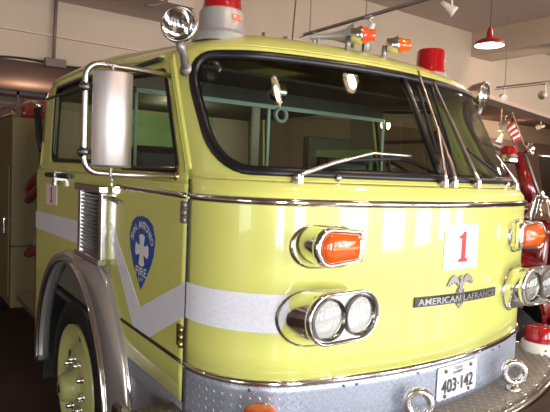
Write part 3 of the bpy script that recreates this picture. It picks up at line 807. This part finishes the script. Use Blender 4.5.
# ---- mirror on its tube frame
for side in (-1,):
    S_ = lambda x, y, z: Vector((side*x, y, z))
    w = MB()
    path = [S_(.93, .82, 2.510), S_(1.12, .76, 2.508), S_(1.32, .69, 2.495)]
    for a in lin(0, PI/2, 6): path.append(S_(1.332+.055*math.sin(a), .685, 2.440+.055*math.cos(a)))
    for a in lin(0, PI/2, 6): path.append(S_(1.332+.055*math.cos(a), .685, 2.125-.055*math.sin(a)))
    path += [S_(1.20, .70, 2.065), S_(1.02, .66, 2.068)]
    w.tube(path, .0125, 10); fr = P('mirror_frame', w, 'brushed')
    w = MB(); V = []
    cxm, cym, z0, z1, hw = 1.288, .66, 2.095, 2.468, .078
    prof = [(hw*math.sin(a), -.052*math.cos(a)) for a in lin(-PI/2, PI/2, 17)]
    prof = [(u, -.052*(1-abs(u/hw)**2.6)) for u, _ in prof]
    rows = [(z0, .0), (z0+.002, .9), (z0+.010, 1), (z1-.010, 1), (z1-.002, .9), (z1, .0)]
    for z, k in rows:
        for u, v in prof: V.append(S_(cxm+u*(.96+.04*k), cym+v*k, z))
    m = len(prof); w.add(V, [(i*m+j, i*m+j+1, (i+1)*m+j+1, (i+1)*m+j) for i in range(5) for j in range(m-1)])
    hd = P('mirror', w, 'mirror_back', solid=.002)
    w = MB(); w.add([S_(cxm-hw+.004, cym+.004, z0+.005), S_(cxm+hw-.004, cym+.004, z0+.005), S_(cxm+hw-.004, cym+.004, z1-.005), S_(cxm-hw+.004, cym+.004, z1-.005)], [(0, 1, 2, 3)], False); P('mirror_glass', w, 'chrome', hd)
    for z in (2.482, 2.076):
        w = MB(); w.lathe([(.006, -.018), (.006, .018)], S_(1.285, .675, z), (0, 0, 1), 8); P('mirror_bolt', w, 'cast', hd)
    for z in (2.40, 2.15):
        w = MB(); w.tube([S_(1.412, .685, z), S_(1.35, .685, z)], .010, 8); w.lathe([(.02, -.012), (.02, .012), (.001, .012)], S_(1.392, .685, z), (side, 0, 0), 12); P('mirror_clamp', w, 'steel_dark', hd)
    w = MB(); w.lathe([(.001, 0), (.022, 0), (.022, .015), (.001, .02)], S_(.93, .82, 2.510), (side, 0, 0), 10); P('frame_foot', w, 'cast', fr)

# ---- spot lamps on the cab corners
def spotlamp(side, c, aim, r=.078):
    c = Vector(c); ax = (Vector(aim)).normalized()
    w = MB(); w.lathe([(.001, -r*1.25), (r*.45, -r*1.15), (r*.8, -r*.75), (r*.98, -r*.25), (r*1.02, .0), (r*1.10, .004), (r*1.12, .018), (r*1.06, .028), (r*.97, .026)], c, ax, 36)
    o = P('spot_lamp', w, 'satin')
    w = MB(); w.lathe([(r*.98, .02), (r*.8, -.004), (r*.4, -.025), (.001, -.03)], c, ax, 32); P('reflector', w, 'chrome', o)
    w = MB(); w.lathe([(r*.98, .022), (r*.6, .034), (.001, .040)], c, ax, 32); P('lens', w, 'lens_clear', o)
    w = MB(); w.tube([c+Vector((side*-.0, 0, -r*.9)), c+Vector((side*-.01, 0, -r*1.35)), c+Vector((-side*.03, .02, -r*1.55)), c+Vector((-side*.045, .03, -r*2.35))], [.018, .02, .016, .018], 10)
    w.lathe([(.03, 0), (.03, .012), (.001, .016)], c+Vector((-side*.05, .03, -r*2.45)), (side, -.3, .2), 14)
    P('lamp_bracket', w, 'cast', o)
spotlamp(-1, (-1.04, .60, 2.680), (-.72, -.9, .06), .068)
spotlamp(1, (1.01, .60, 2.632), (.30, -1, -.12), .078)

# ---- big roof beacons
def beacon(x, y, z, r=.092, sticker=False, h=.115):
    w = MB(); w.lathe([(r*1.48, -.03), (r*1.48, .0), (r*1.42, .012), (r*1.28, .018), (r*1.17, .03), (r*1.12, .115), (r*1.06, .125), (r*.95, .128)], (x, y, z), n=48); o = P('roof_beacon', w, 'base_grey')
    w = MB(); w.lathe([(r*1.0, .124), (r*.98, .15), (r*.965, .152), (r*.93, .124+h*.9), (r*.86, .124+h*.97), (r*.6, .124+h), (.001, .124+h)], (x, y, z), n=48); P('lens', w, 'redlens', o)
    w = MB(); w.lathe([(.02, .10), (.02, .14), (.045, .14), (.045, .20), (.001, .21)], (x, y, z), n=16); P('rotator', w, 'steel_dark', o)
    if sticker:
        c = Vector((x, y, z)); a0 = math.atan2(-2.25, -1.27)+.72
        def mp(u, v, o_): a = a0+u/(r*1.15); rr = r*1.152+o_; return c+Vector((rr*math.cos(a), rr*math.sin(a), .083+v))
        w = MB(); w.prism(densify(rrect(-.026, .026, -.013, .013, .005, 3), .01), mp, 0, .0015); s = P('sticker', w, 'orange_ink', o)
        w = MB(); w.prism([(-.02, .003), (.02, .003), (.02, .007), (-.02, .007)], mp, .0015, .002); w.prism([(-.02, -.005), (.02, -.005), (.02, -.002), (-.02, -.002)], mp, .0015, .002); P('sticker_lines', w, 'cream', s)
        w = MB(); w.prism([(-.02, -.026), (.022, -.026), (.022, -.021), (-.02, -.021)], mp, 0, .0015); P('sticker_strip', w, 'orange_ink', o)
beacon(-.737, .80, 2.712, sticker=True)
beacon(.760, .80, 2.630, h=.15)
# ---- amber marker lamps, siren horn and aerial on the roof front
def marker(x, y, z, m, ax):
    w = MB(); w.lathe([(.001, 0), (.034, 0), (.036, .03), (.044, .045), (.046, .052), (.040, .054)], (x, y, z), ax, 24); o = P('marker_lamp', w, 'satin')
    w = MB(); w.lathe([(.038, .05), (.036, .075), (.031, .082), (.029, .11), (.02, .118), (.001, .120)], (x, y, z), ax, 24); P('lens', w, m, o)
    w = MB(); v = Vector((x, y, z)); w.tube([v+Vector((0, .01, 0)), v+Vector((0, .02, -.07))], .014, 8); P('lamp_foot', w, 'cast', o)
marker(-.225, .47, 2.760, 'red_orange_lens', (.75, -.66, .02))
marker(.01, .46, 2.752, 'amber', (.80, -.60, .03))
w = MB(); hx, hy, hz = -.12, .60, 2.800
w.lathe([(.012, -.19), (.014, -.12), (.020, -.07), (.034, -.02), (.060, .02), (.064, .028), (.058, .026), (.035, -.01), (.001, -.02)], (hx, hy, hz), (.80, -.60, .06), 32)
hn = P('air_horn', w, 'base_grey')
w = MB(); w.tube([(hx-.12, hy+.09, hz-.01), (hx-.12, hy+.09, hz-.09)], .012, 8); P('horn_bracket', w, 'base_grey', hn); w = MB(); w.lathe([(.045, -.012), (.05, .012), (.035, .03), (.001, .036)], (hx+.10, hy-.02, hz-.035), (.80, -.60, .0), 24); P('horn_housing', w, 'base_grey', hn)
w = MB(); w.tube([(-.40, .95, 2.72), (-.40, .95, 2.83)], .010, 8); P('aerial_stub', w, 'grey_pipe')

# ---- cab interior
w = MB(); w.box(-.98, .98, .10+.35, 3.25, 1.12, 1.16); P('cab_floor', w, 'interior')
w = MB(); V = []
for s in lin(-1.15, 1.15, 41):
    for off, z in ((-.03, 2.06), (-.10, 2.085), (-.26, 2.075), (-.34, 2.02), (-.36, 1.75)): V.append(F(s*.97, z, off) if 0 else Vector((F(s*.97, 2.06, off).x, F(s*.97, 2.06, off).y, z)))
w.add(V, [(i*5+j, (i+1)*5+j, (i+1)*5+j+1, i*5+j+1) for i in range(40) for j in range(4)]); P('dashboard', w, 'vinyl', solid=.01)
w = MB(); w.box(-.98, .98, .95, 3.2, 2.60, 2.615); P('headliner', w, 'interior')
w = MB(); w.box(-.36, .36, .75, 2.0, 1.16, 1.98); P('engine_cover', w, 'vinyl', bevel=.06)
for sx in (-.66, .66):
    w = MB(); w.box(sx-.25, sx+.25, .95, 1.45, 1.50, 1.62); st = P('seat', w, 'vinyl', bevel=.03)
    w = MB(); w.box(sx-.24, sx+.24, 1.42, 1.54, 1.60, 2.22); P('backrest', w, 'vinyl', st, bevel=.04)
for side in (-1, 1):
    w = MB(); ring_panel(w, lambda q, z: G(q, z, -.040, side), DOORWIN, YC+.10, 1.452, 2.045, 2.590, 4); ring_panel(w, lambda q, z: G(q, z, -.040, side), REARWIN, 1.452, 3.25, 2.05, 2.60, 4)
    w.grid(lambda q, z: G(q, z, -.040, side), lin(YC+.10, 3.25, 20), lin(1.2, 2.05, 5)); P('side_lining', w, 'interior_olive')
# steering wheel on the right of the picture
w = MB(); c = Vector((.62, .72, 2.10)); ax = Vector((0, -.55, .83)); a_ = Vector((1, 0, 0)); b_ = ax.cross(a_)
w.tube([c+(a_*math.cos(t)+b_*math.sin(t))*.21 for t in lin(0, 2*PI, 37)], .013, 8, cap=False)
for t in (0, 2.1, 4.2): w.tube([c, c+(a_*math.cos(t)+b_*math.sin(t))*.21], .009, 6)
w.tube([c, c-ax*.4], .03, 8); P('steering_wheel', w, 'vinyl')
# partition frame with open bays behind the front seats
w = MB(); yb = 1.36
w.box(-.98, .98, yb, yb+.04, 1.16, 1.90); w.box(-.95, .95, yb, yb+.04, 2.515, 2.60)
pt = P('cab_partition', w, 'interior')
w = MB(); w.box(-.93, .95, yb-.012, yb, 2.495, 2.520)
for x in (-.93, -.07, .95): w.box(x-.008, x+.008, yb-.012, yb, 1.90, 2.495)
P('opening_trim', w, 'teal_trim', pt)
w = MB(); w.box(-.97, .97, 3.18, 3.22, 1.6, 2.62); P('rear_lining', w, 'interior_pale')
w = MB(); w.box(-.45, .50, 3.15, 3.175, 2.26, 2.57); P('rear_green_panel', w, 'interior_green')  # plain green panel added for the green tone behind the door window
w = MB(); w.box(.89, .935, 1.42, 2.05, 2.06, 2.30); P('green_window_panel', w, 'interior_green', bevel=.01)  # green panel added in place of the lit window on the far side
w = MB(); w.box(.10, .42, 2.3, 2.5, 1.90, 2.14); w.lathe([(.10, 0), (.11, .05), (.08, .12), (.001, .15)], (.0, 2.35, 1.98), n=16); P('stowed_gear', w, 'vinyl', bevel=.03)
w = MB(); w.box(-.18, -.12, 1.37, 1.39, 1.90, 2.50); w.box(.10, .62, 1.95, 2.35, 1.7, 2.14); P('locker_door', w, 'interior_pale', bevel=.01)
w = MB(); w.lathe([(.001, 0), (.055, 0), (.058, .02), (.05, .04), (.001, .045)], (-.263, 1.0, 2.542), (-.5, -1, -.2), 24); dl = P('map_lamp', w, 'satin')
w = MB(); w.tube([(-.25, 1.01, 2.55), (-.18, 1.01, 2.585), (-.10, 1.01, 2.64)], .008, 6); P('lamp_arm', w, 'vinyl', dl)
w = MB(); w.tube([(-.244+.036*math.cos(t), .98, 2.417+.036*math.sin(t)) for t in lin(0, 2*PI, 25)], .012, 8, cap=False); w.tube([(-.255, .99, 2.51), (-.244, .98, 2.45)], .004, 6); P('coiled_cable', w, 'teal_trim')
w = MB(); w.lathe([(.001, -.05), (.028, -.045), (.032, 0), (.028, .045), (.001, .05)], (-.90, .72, 2.42), (0, 0, 1), 16); P('sun_visor_knob', w, 'vinyl')
l = bpy.data.lights.new('cab_dome_light', 'POINT'); l.energy = 16; l.color = (1, .80, .55); l.shadow_soft_size = .05
lo = bpy.data.objects.new('cab_dome_light', l); COL.objects.link(lo); lo.location = (-.2, 2.45, 2.50)
w = MB(); w.lathe([(.06, 0), (.055, -.02), (.001, -.03)], (-.2, 2.45, 2.58), n=20); P('dome_lamp', w, 'cream')

# ---- apparatus body behind the cab
w = MB(); w.box(-.55, .55, 3.3, 8.2, .55, .80); P('chassis_rail', w, 'black')
w = MB(); w.box(-.78, .78, 3.42, 4.40, .95, 2.50); pp = P('pump_panel', w, 'body_yellow_dim', bevel=.01)
for y in (3.62, 3.84, 4.06):
    for z in (2.05, 1.80): w = MB(); w.lathe([(.055, 0), (.06, .015), (.05, .02), (.001, .02)], (-.78, y, z), (-1, 0, 0), 20); P('gauge', w, 'chrome', pp)
for i in range(3):
    w = MB(); z = 1.55-.22*i
    w.lathe([(.07, 0), (.07, .08), (.085, .08), (.085, .11), (.001, .12)], (-.78, 3.75+.22*(i % 2), z), (-1, 0, 0), 20); P('discharge_outlet', w, 'cast', pp)
for i, (z, dy) in enumerate(((1.95, 0), (1.84, .08), (1.30, .1))):
    w = MB(); w.tube([(-.86, 3.42, z+.10), (-.92, 3.6, z+.06), (-.95, 3.9, z-.05), (-.90, 4.15, z-.16+dy), (-.88, 4.35, z-.12)], .035, 10); P('suction_hose', w, 'hose_red', pp)
w = MB(); w.box(-.99, -.80, 3.45, 4.40, .75, .80); P('running_board', w, 'satin', pp); w = MB(); w.box(.80, .99, 3.45, 4.40, .75, .80); P('running_board', w, 'satin', pp)
w = MB(); w.box(-1.02, 1.02, 4.42, 8.2, 1.25, 2.54); w.box(-1.02, 1.02, 4.42, 6.1, .62, 1.25); w.box(-1.02, 1.02, 7.7, 8.2, .62, 1.25); bd = P('body', w, 'body_yellow_dim', bevel=.015)
for i, y in enumerate((4.50, 5.32)):
    w = MB(); w.box(-1.035, -1.02, y, y+.76, .72, 2.05); dr = P('locker_door', w, 'body_yellow_dim', bd, bevel=.008)
    w = MB(); w.tube([(-1.04, y+.08, 1.35), (-1.06, y+.08, 1.38), (-1.06, y+.08, 1.52), (-1.04, y+.08, 1.55)], .010, 8); P('handle', w, 'chrome', dr)
w = MB(); w.tube([(-.98, 3.36, 2.56), (-1.03, 3.42, 2.60), (-1.03, 4.45, 2.62), (-1.0, 4.5, 2.60)], .018, 8); P('grab_rail', w, 'chrome', pp)
w = MB(); w.tube([(-1.0, 4.45, 2.57), (-1.0, 8.1, 2.57)], .02, 8); P('top_rail', w, 'chrome', bd)
w = MB(); w.box(-.9, .9, 4.6, 8.1, 2.54, 2.74); P('hose_bed_cover', w, 'engine_red', bd, bevel=.03)
w = MB(); w.lathe([(.001, 0), (.05, 0), (.06, .06), (.03, .1), (.03, .2), (.001, .2)], (-.80, 3.75, 2.50), n=16); w.tube([(-.8, 3.75, 2.66), (-.8, 3.45, 2.72)], .03, 8); P('deck_gun', w, 'cast')
w = MB(); w.tube([(-.95, 3.42, 2.20), (-.96, 3.5, 2.30), (-.96, 3.6, 2.56)], .03, 8); P('vent_pipe', w, 'rubber')
w = MB(); w.box(-1.01, -.99, 3.31, 3.335, 1.55, 2.03); P('rear_edge_strip', w, 'tape')
w = MB(); w.box(-.98, -.72, 3.15, 3.50, .33, .62); P('mud_flap', w, 'rubber')

# ================================================================== ANTIQUE RED ENGINE beside it
R = thing('antique_fire_engine', (3.2, 4.0, 0), 'antique red fire engine with chrome bell and lamps parked beyond the yellow one', 'fire engine')
def Q(name, mb, m, parent=None, **k): return build(name, mb, m, R if parent is None else parent, **k)
w = MB(); V = []; ys = [.95, 1.0, 1.4, 2.0, 2.6]
hood = [(2.55, 1.05), (2.52, 1.45), (2.56, 1.72), (2.72, 1.86), (3.05, 1.92), (3.38, 1.86), (3.54, 1.72), (3.58, 1.45), (3.55, 1.05)]
for i, y in enumerate(ys):
    k = (.94, 1, 1, 1.06, 1.14)[i]
    for x, z in hood: V.append((3.05+(x-3.05)*k, y, 1.05+(z-1.05)*(.96+.04*k)))
w.add(V, [(i*9+j, (i+1)*9+j, (i+1)*9+j+1, i*9+j+1) for i in range(4) for j in range(8)]+[tuple(range(9))]); Q('hood', w, 'engine_red')
w = MB(); w.box(2.62, 3.48, .86, .95, .95, 1.86); rd = Q('radiator', w, 'chrome', bevel=.05)
w = MB(); w.box(2.70, 3.40, .85, .862, 1.02, 1.74); Q('grille', w, 'black', rd)
w = MB(); w.lathe([(.05, 0), (.055, .03), (.02, .05), (.02, .08), (.035, .10), (.001, .12)], (3.05, .90, 1.86), n=20); Q('radiator_cap', w, 'chrome', rd)
for sx in (-1, 1):
    w = MB(); V = []
    pts = [(.70, 1.06, .0), (.72, 1.2, .02), (.82, 1.38, .03), (1.0, 1.50, .03), (1.25, 1.52, .03), (1.55, 1.42, .02), (1.85, 1.15, .0), (2.1, .85, -.02), (2.4, .72, -.02)]
    for y, z, b in pts:
        for u, dz in ((0, -.10), (.02, -.02), (.12, .02), (.22, .02), (.34, -.02), (.36, -.10)): V.append((3.05+sx*(.52+u+b), y, z+dz))
    w.add(V, [(i*6+j, (i+1)*6+j, (i+1)*6+j+1, i*6+j+1) for i in range(8) for j in range(5)]); fd = Q('fender', w, 'engine_red', solid=.01)
    w = MB(); w.tube([(3.05+sx*(.885+b), y, z+.015) for y, z, b in pts], .008, 6); Q('gold_line', w, 'gold', fd)
    w = MB(); w.lathe([(.30, -.10), (.50, -.11), (.53, -.08), (.54, 0), (.53, .08), (.50, .11), (.30, .10)], (3.05+sx*.72, 1.25, .54), (1, 0, 0), 40); wh = Q('wheel', w, 'rubber')
    w = MB(); w.lathe([(.31, -.05), (.31, .05), (.28, .06), (.12, .05), (.09, .10), (.001, .11)], (3.05+sx*.72, 1.25, .54), (sx, 0, 0), 32); Q('rim', w, 'engine_red', wh)
    w = MB(); w.lathe([(.30, -.10), (.50, -.11), (.53, -.08), (.54, 0), (.53, .08), (.50, .11), (.30, .10)], (3.05+sx*.72, 5.6, .54), (1, 0, 0), 40); Q('wheel', w, 'rubber')
    c = (3.05+sx*.62, .66, 1.42)
    w = MB(); w.lathe([(.001, .16), (.08, .13), (.12, .04), (.13, 0), (.12, -.015), (.10, -.01), (.001, 0)], c, (0, 1, 0), 32); hl = Q('headlamp', w, 'chrome')
    w = MB(); w.lathe([(.118, -.012), (.06, -.028), (.001, -.032)], c, (0, 1, 0), 28); Q('lens', w, 'lens_clear', hl)
    w = MB(); w.tube([(c[0], .70, 1.30), (c[0]-sx*.02, .72, 1.0)], .02, 8); Q('lamp_post', w, 'chrome', hl)
w = MB(); w.box(2.3, 3.8, .42, .50, .62, .84); Q('front_bumper', w, 'chrome', bevel=.03)
w = MB(); w.box(2.75, 3.35, .5, 7.5, .55, .70); Q('chassis_rail', w, 'black')
w = MB(); w.box(2.42, 3.68, 2.6, 3.6, .95, 1.95); Q('cowl', w, 'engine_red', bevel=.06)
w = MB(); w.box(2.35, 3.75, 3.6, 7.6, .90, 2.05); bd = Q('body', w, 'engine_red', bevel=.04)
w = MB(); w.box(2.5, 3.6, 3.7, 4.2, 2.05, 2.18); w.box(2.5, 3.6, 4.15, 4.3, 2.05, 2.6); Q('bench_seat', w, 'vinyl', bevel=.04)
# windscreen post and frame
w = MB(); w.tube([(2.62, 1.12, 1.93), (2.60, 1.18, 2.10), (2.57, 1.26, 2.36)], [.07, .060, .045], 10); post = Q('windscreen_post', w, 'engine_red')
w = MB(); w.tube([(2.63, 1.06, 1.98), (2.61, 1.12, 2.14), (2.58, 1.20, 2.36)], .012, 6); Q('post_trim', w, 'cast', post)
w = MB(); w.tube([(2.95, 1.28, 2.36), (3.6, 1.28, 2.36)], .014, 6); w.tube([(3.6, 1.28, 2.36), (3.55, 1.2, 1.9)], .03, 6); Q('windscreen_frame', w, 'chrome')
w = MB(); w.add([(2.95, 1.2, 1.95), (3.56, 1.2, 1.95), (3.6, 1.28, 2.35), (2.95, 1.28, 2.35)], [(0, 1, 2, 3)], False); Q('windscreen', w, 'side_glass')
# bell
w = MB(); cb = (2.50, .98, 1.80)
w.lathe([(.125, 0), (.115, .015), (.092, .05), (.075, .10), (.062, .15), (.04, .18), (.012, .19), (.012, .21), (.022, .225), (.010, .245), (.001, .25)], cb, n=32)
bell = Q('bell', w, 'chrome')
w = MB()
for sx in (-1, 1): w.tube([(cb[0]+sx*.14, cb[1], 1.70), (cb[0]+sx*.15, cb[1], 1.86), (cb[0]+sx*.10, cb[1], 1.98), (cb[0], cb[1], 2.0)], .014, 8)
w.box(cb[0]-.16, cb[0]+.16, cb[1]-.03, cb[1]+.03, 1.67, 1.70); w.lathe([(.02, 0), (.03, .02), (.001, .04)], (cb[0], cb[1], 2.0), n=12); Q('bell_yoke', w, 'chrome', bell)
# spot lamp on the post
c = Vector((2.62, 1.16, 2.395)); ax = Vector((.1, -1, .1))
w = MB(); w.lathe([(.001, -.07), (.036, -.055), (.052, -.015), (.058, .01), (.052, .016), (.03, .0), (.001, -.008)], c, ax, 28); sp = Q('spot_lamp', w, 'chrome')
w = MB(); w.lathe([(.050, .014), (.001, .025)], c, ax, 24); Q('lens', w, 'lens_clear', sp)
w = MB(); w.tube([c, c+Vector((-.02, .04, -.03)), c+Vector((-.05, .10, -.08))], .016, 8); Q('lamp_bracket', w, 'black', sp)
# beacon with chrome ring
c = (2.50, 1.30, 2.31)
w = MB(); w.lathe([(.085, .03), (.088, .0), (.090, -.015), (.088, -.030)], c, n=32); bc = Q('roof_beacon', w, 'chrome')
w = MB(); w.lathe([(.070, .03), (.068, .09), (.052, .11), (.001, .113)], c, n=32); Q('lens', w, 'redlens', bc)
w = MB(); w.lathe([(.082, -.03), (.082, -.045), (.001, -.045)], c, n=24); Q('beacon_seat', w, 'black', bc)
w = MB(); w.tube([(2.50, 1.30, 2.18), (2.50, 1.32, 1.86)], .022, 8); Q('beacon_pole', w, 'engine_red', bc)
for dx, r in ((-.085, .012), (-.045, .018), (.06, .028), (.10, .010)):
    w = MB(); w.tube([(2.50+dx, 1.32+.02, 2.19), (2.50+dx, 1.34, 1.92)], r, 10); Q('chrome_upright', w, 'chrome', bc)
w = MB(); w.box(2.40, 2.66, 1.30, 1.40, 1.86, 1.92); Q('beacon_bracket', w, 'cast', bc)
# hood trim and canopy rail
w = MB(); w.tube([(2.75, .98, 1.935), (2.80, 2.4, 2.0)], .012, 8); Q('hood_trim', w, 'chrome')
w = MB(); w.tube([(3.6, 1.9, 2.40), (3.9, 2.6, 2.60), (3.9, 4.6, 2.60)], .03, 8); Q('canopy_rail', w, 'cast')
# small flag
fl = thing('flag', (2.66, 1.27, 2.44), 'small striped flag on a thin wooden staff above the red engine', 'flag')
w = MB(); w.tube([(2.665, 1.26, 2.43), (2.58, 1.35, 2.73)], .008, 8); build('flagpole', w, 'wood', fl)
def flag_pt(u, v):   # u away from the staff, v down it ; hangs in folds
    p = Vector((2.59, 1.34, 2.68)).lerp(Vector((2.63, 1.29, 2.51)), v)
    return p+Vector((-.085*u+.012*math.sin(u*7)*(1-.3*v), -.02*u+.022*math.sin(u*9+v*2), -.10*u*u-.03*u))
for i in range(7):
    w = MB(); w.grid(lambda u, v: flag_pt(u, v), lin(0, 1, 14), lin(i/7, (i+1)/7, 3)); build('stripe', w, 'flag_red' if i % 2 == 0 else 'flag_white', fl, solid=.002)
w = MB(); w.grid(lambda u, v: flag_pt(u, v)+Vector((-.003, -.004, .0)), lin(0, .42, 8), lin(0, .5, 6)); build('canton', w, 'flag_blue', fl, solid=.002)

# ================================================================== HALL FITTINGS
def cyl(mb, a, b, r, n=10): return mb.tube([a, b], r, n)
rl = thing('railing', (-.5, 8.4, 2.74), 'dark metal railing far behind the cab at the left edge, under the soffit', 'railing')
w = MB(); w.box(-1.2, 1.5, 8.38, 8.42, 3.19, 3.25); build('top_rail', w, 'black', rl)
w = MB(); w.box(-1.2, 1.5, 8.38, 8.42, 3.02, 3.06); build('middle_rail', w, 'black', rl)
for i in range(7):
    w = MB(); x = -1.18+.45*i; w.box(x-.02, x+.02, 8.38, 8.42, 2.7, 3.27); build('post', w, 'black', rl)
w = MB(); w.box(-1.3, 1.6, 9.50, 9.58, 1.5, 3.02); tag(build('red_truck_panel', w, 'panel_red'), 'flat dark red panel in place of a red truck, below the railing at left', 'panel')  # flat stand-in for a red truck behind
# pendant
pl = thing('pendant_lamp', (3.80, 2.45, 3.68), 'red enamel pendant lamp hanging by the beam at upper right', 'lamp')
w = MB(); w.lathe([(.170, 0), (.172, .012), (.155, .045), (.105, .072), (.052, .090), (.040, .10), (.036, .15), (.026, .20), (.012, .225)], (3.80, 2.45, 3.70), n=48); build('lamp_shade', w, 'lampred', pl, solid=.004)
w = MB(); w.lathe([(.164, .004), (.148, .038), (.10, .066), (.048, .082), (.001, .084)], (3.80, 2.45, 3.698), n=48); build('shade_lining', w, 'off_lamp_white', pl)
w = MB(); w.lathe([(.001, .0), (.05, .008), (.07, .04), (.045, .085), (.001, .09)], (3.80, 2.45, 3.705), n=24); build('bulb', w, 'bulb', pl)
w = MB(); w.tube([(3.80, 2.45, 3.93), (3.80, 2.45, 5.1)], .006, 6); build('hanging_cord', w, 'cord', pl)
l = bpy.data.lights.new('pendant_light', 'POINT'); l.energy = 22; l.color = (1, .86, .70); l.shadow_soft_size = .06
lo = bpy.data.objects.new('pendant_light', l); COL.objects.link(lo); lo.location = (3.80, 2.45, 3.66)

def track(x, z, y0, y1, label, rods):
    t = thing('lighting_track', (x, (y0+y1)/2, z), label, 'light track')
    w = MB(); w.box(x-.018, x+.018, y0, y1, z-.012, z+.012); build('rail', w, 'track_paint', t)
    w = MB(); w.tube([(x-.07, y0, z-.05), (x-.07, y1, z-.05)], .006, 6); build('cable', w, 'cord', t)
    for y in rods:
        w = MB(); w.tube([(x, y, z), (x, y, 5.1)], .008, 6); build('suspension_rod', w, 'track_paint', t)
    return t
track(2.64, 4.0, 1.2, 4.55, 'long grey light track hung above the cab roof', (4.42, 3.35, 2.1))
track(7.15, 3.83, 1.6, 4.5, 'thin light track at the right under the beam', (4.34, 2.4))
def spot(x, y, z, aim, label, on=False, s=1.0, m='cream'):
    t = thing('track_spotlight', (x, y, z-.15), label, 'spotlight')
    c = Vector((x, y, z-.13*s)); ax = (Vector(aim)-c).normalized()
    w = MB(); w.lathe([(.001, -.09*s), (.022*s, -.085*s), (.026*s, -.04*s), (.045*s, .03*s), (.048*s, .055*s), (.042*s, .055*s), (.02*s, .0)], c, ax, 20); build('lamp_head', w, m, t)
    w = MB(); w.lathe([(.040*s, .045*s), (.02*s, .05*s), (.001, .052*s)], c, ax, 16); build('bulb', w, 'spot_bulb' if on else 'off_lamp_white', t)
    w = MB(); w.tube([(x, y, z), (x+.02*s, y, z-.04*s), (x+.035*s, y, z-.09*s), c+Vector((0, 0, .01))], .009*s, 8); w.box(x-.02*s, x+.02*s, y-.03*s, y+.03*s, z-.02*s, z-.001); build('bracket', w, m, t)
    if on:
        l = bpy.data.lights.new('spot_light', 'SPOT'); l.energy = on; l.color = (1, .78, .55); l.spot_size = 1.6; l.spot_blend = .6; l.shadow_soft_size = .05
        lo = bpy.data.objects.new('spot_light', l); COL.objects.link(lo); lo.location = c+ax*.07*s; lo.rotation_euler = ax.to_track_quat('-Z', 'Y').to_euler()
    return t
spot(2.64, 4.32, 3.987, (3.4, 2.0, 2.0), 'small spotlight at the far left end of the long light track', s=.8)
spot(2.64, 3.30, 3.987, (2.7, 4.6, 2.0), 'spotlight on the long track just above the grey horn', s=1.5)
spot(2.64, 2.15, 3.987, (3.6, 1.2, 2.8), 'spotlight on the long track above the amber roof lamp', s=1.2)
ts = spot(2.95, 1.65, 4.30, (2.2, .9, 3.0), 'large track spotlight at the top edge of the picture', s=2.0, m='brushed')
w = MB(); w.tube([(2.95, 1.65, 4.30), (2.95, 1.65, 5.1)], .014, 8); build('suspension_rod', w, 'track_paint', ts)
spot(7.15, 4.36, 3.817, (6.6, 3.6, 3.3), 'white spotlight hanging under the thin right-hand track', s=1.3)
spot(7.15, 3.60, 3.817, (9.3, 5.4, 4.0), 'lit spotlight at the right edge under the thin track', on=70, s=1.6)
spot(18.4, 11.4, 4.78, (18.5, 12.9, 4.2), 'lit ceiling spotlight beside the flag, under the mezzanine', on=60, s=2.6)
spot(20.2, 10.9, 4.78, (20.4, 12.9, 4.2), 'lit spotlight at the right under the mezzanine', on=90, s=2.6)
hs = spot(12.85, 8.0, 3.62, (12.3, 8.2, 2.0), 'small white spotlight hanging on a long rod under the mezzanine', s=2.2)
w = MB(); w.tube([(12.85, 8.0, 3.62), (12.85, 8.0, 4.78)], .018, 6); build('suspension_rod', w, 'track_paint', hs)
for i, (x, y, p) in enumerate(HALL):     # the bare-bulb ceiling fittings over the forecourt
    t = thing('ceiling_lamp', (x, y, 4.7), 'round ceiling lamp of the hall, showing only as a glint in the windscreen', 'lamp', 'ceiling lamps over the forecourt')
    w = MB(); w.lathe([(.001, .44), (.02, .44), (.02, .10), (.07, .08), (.16, .02), (.16, 0)], (x, y, 4.66), n=20); build('lamp_shade', w, 'cream', t)
# pipes and boxes on the upper left wall
cn = thing('conduit', (-.41, 5.42, 3.26), 'vertical wall conduit ending in a small junction box at upper left', 'conduit')
w = MB(); w.tube([(-.41, 5.44, 3.34), (-.39, 5.44, 4.03)], .020, 8); build('pipe', w, 'grey_pipe', cn)
w = MB(); w.box(-.52, -.28, 5.36, 5.45, 3.23, 3.33); build('junction_box', w, 'grey_pipe', cn, bevel=.01)
w = MB(); w.tube([(-9+.1*i, 5.475, 3.285+.012*math.sin(i*.7)) for i in range(0, 107)], .013, 6); tag(build('cable', w, 'black'), 'dark cable running along the bottom of the upper wall', 'cable')
w = MB(); w.tube([(.60, 4.52, 4.0), (.42, 4.52, 3.92), (.35, 4.52, 3.92)], .02, 8); w.tube([(.60, 4.52, 4.6), (.60, 4.52, 4.0)], .02, 8); tag(build('water_pipe', w, 'grey_pipe'), 'thin bent pipe under the dropped soffit left of the beacon', 'pipe')
w = MB(); w.tube([(1.6, 3.8, 5.1), (1.95, 3.8, 4.6), (2.05, 4.0, 3.9), (2.1, 4.1, 3.5)], .010, 6); tag(build('hanging_wire', w, 'cord'), 'loose thin wire hanging behind the left roof beacon', 'wire')
w = MB(); w.lathe([(.03, 0), (.025, .01), (.001, .012)], (3.15, 5.5, 4.2), (0, -1, 0), 12); tag(build('wall_button', w, 'grey_pipe'), 'small dark round fitting on the upper wall above the horn', 'fitting')
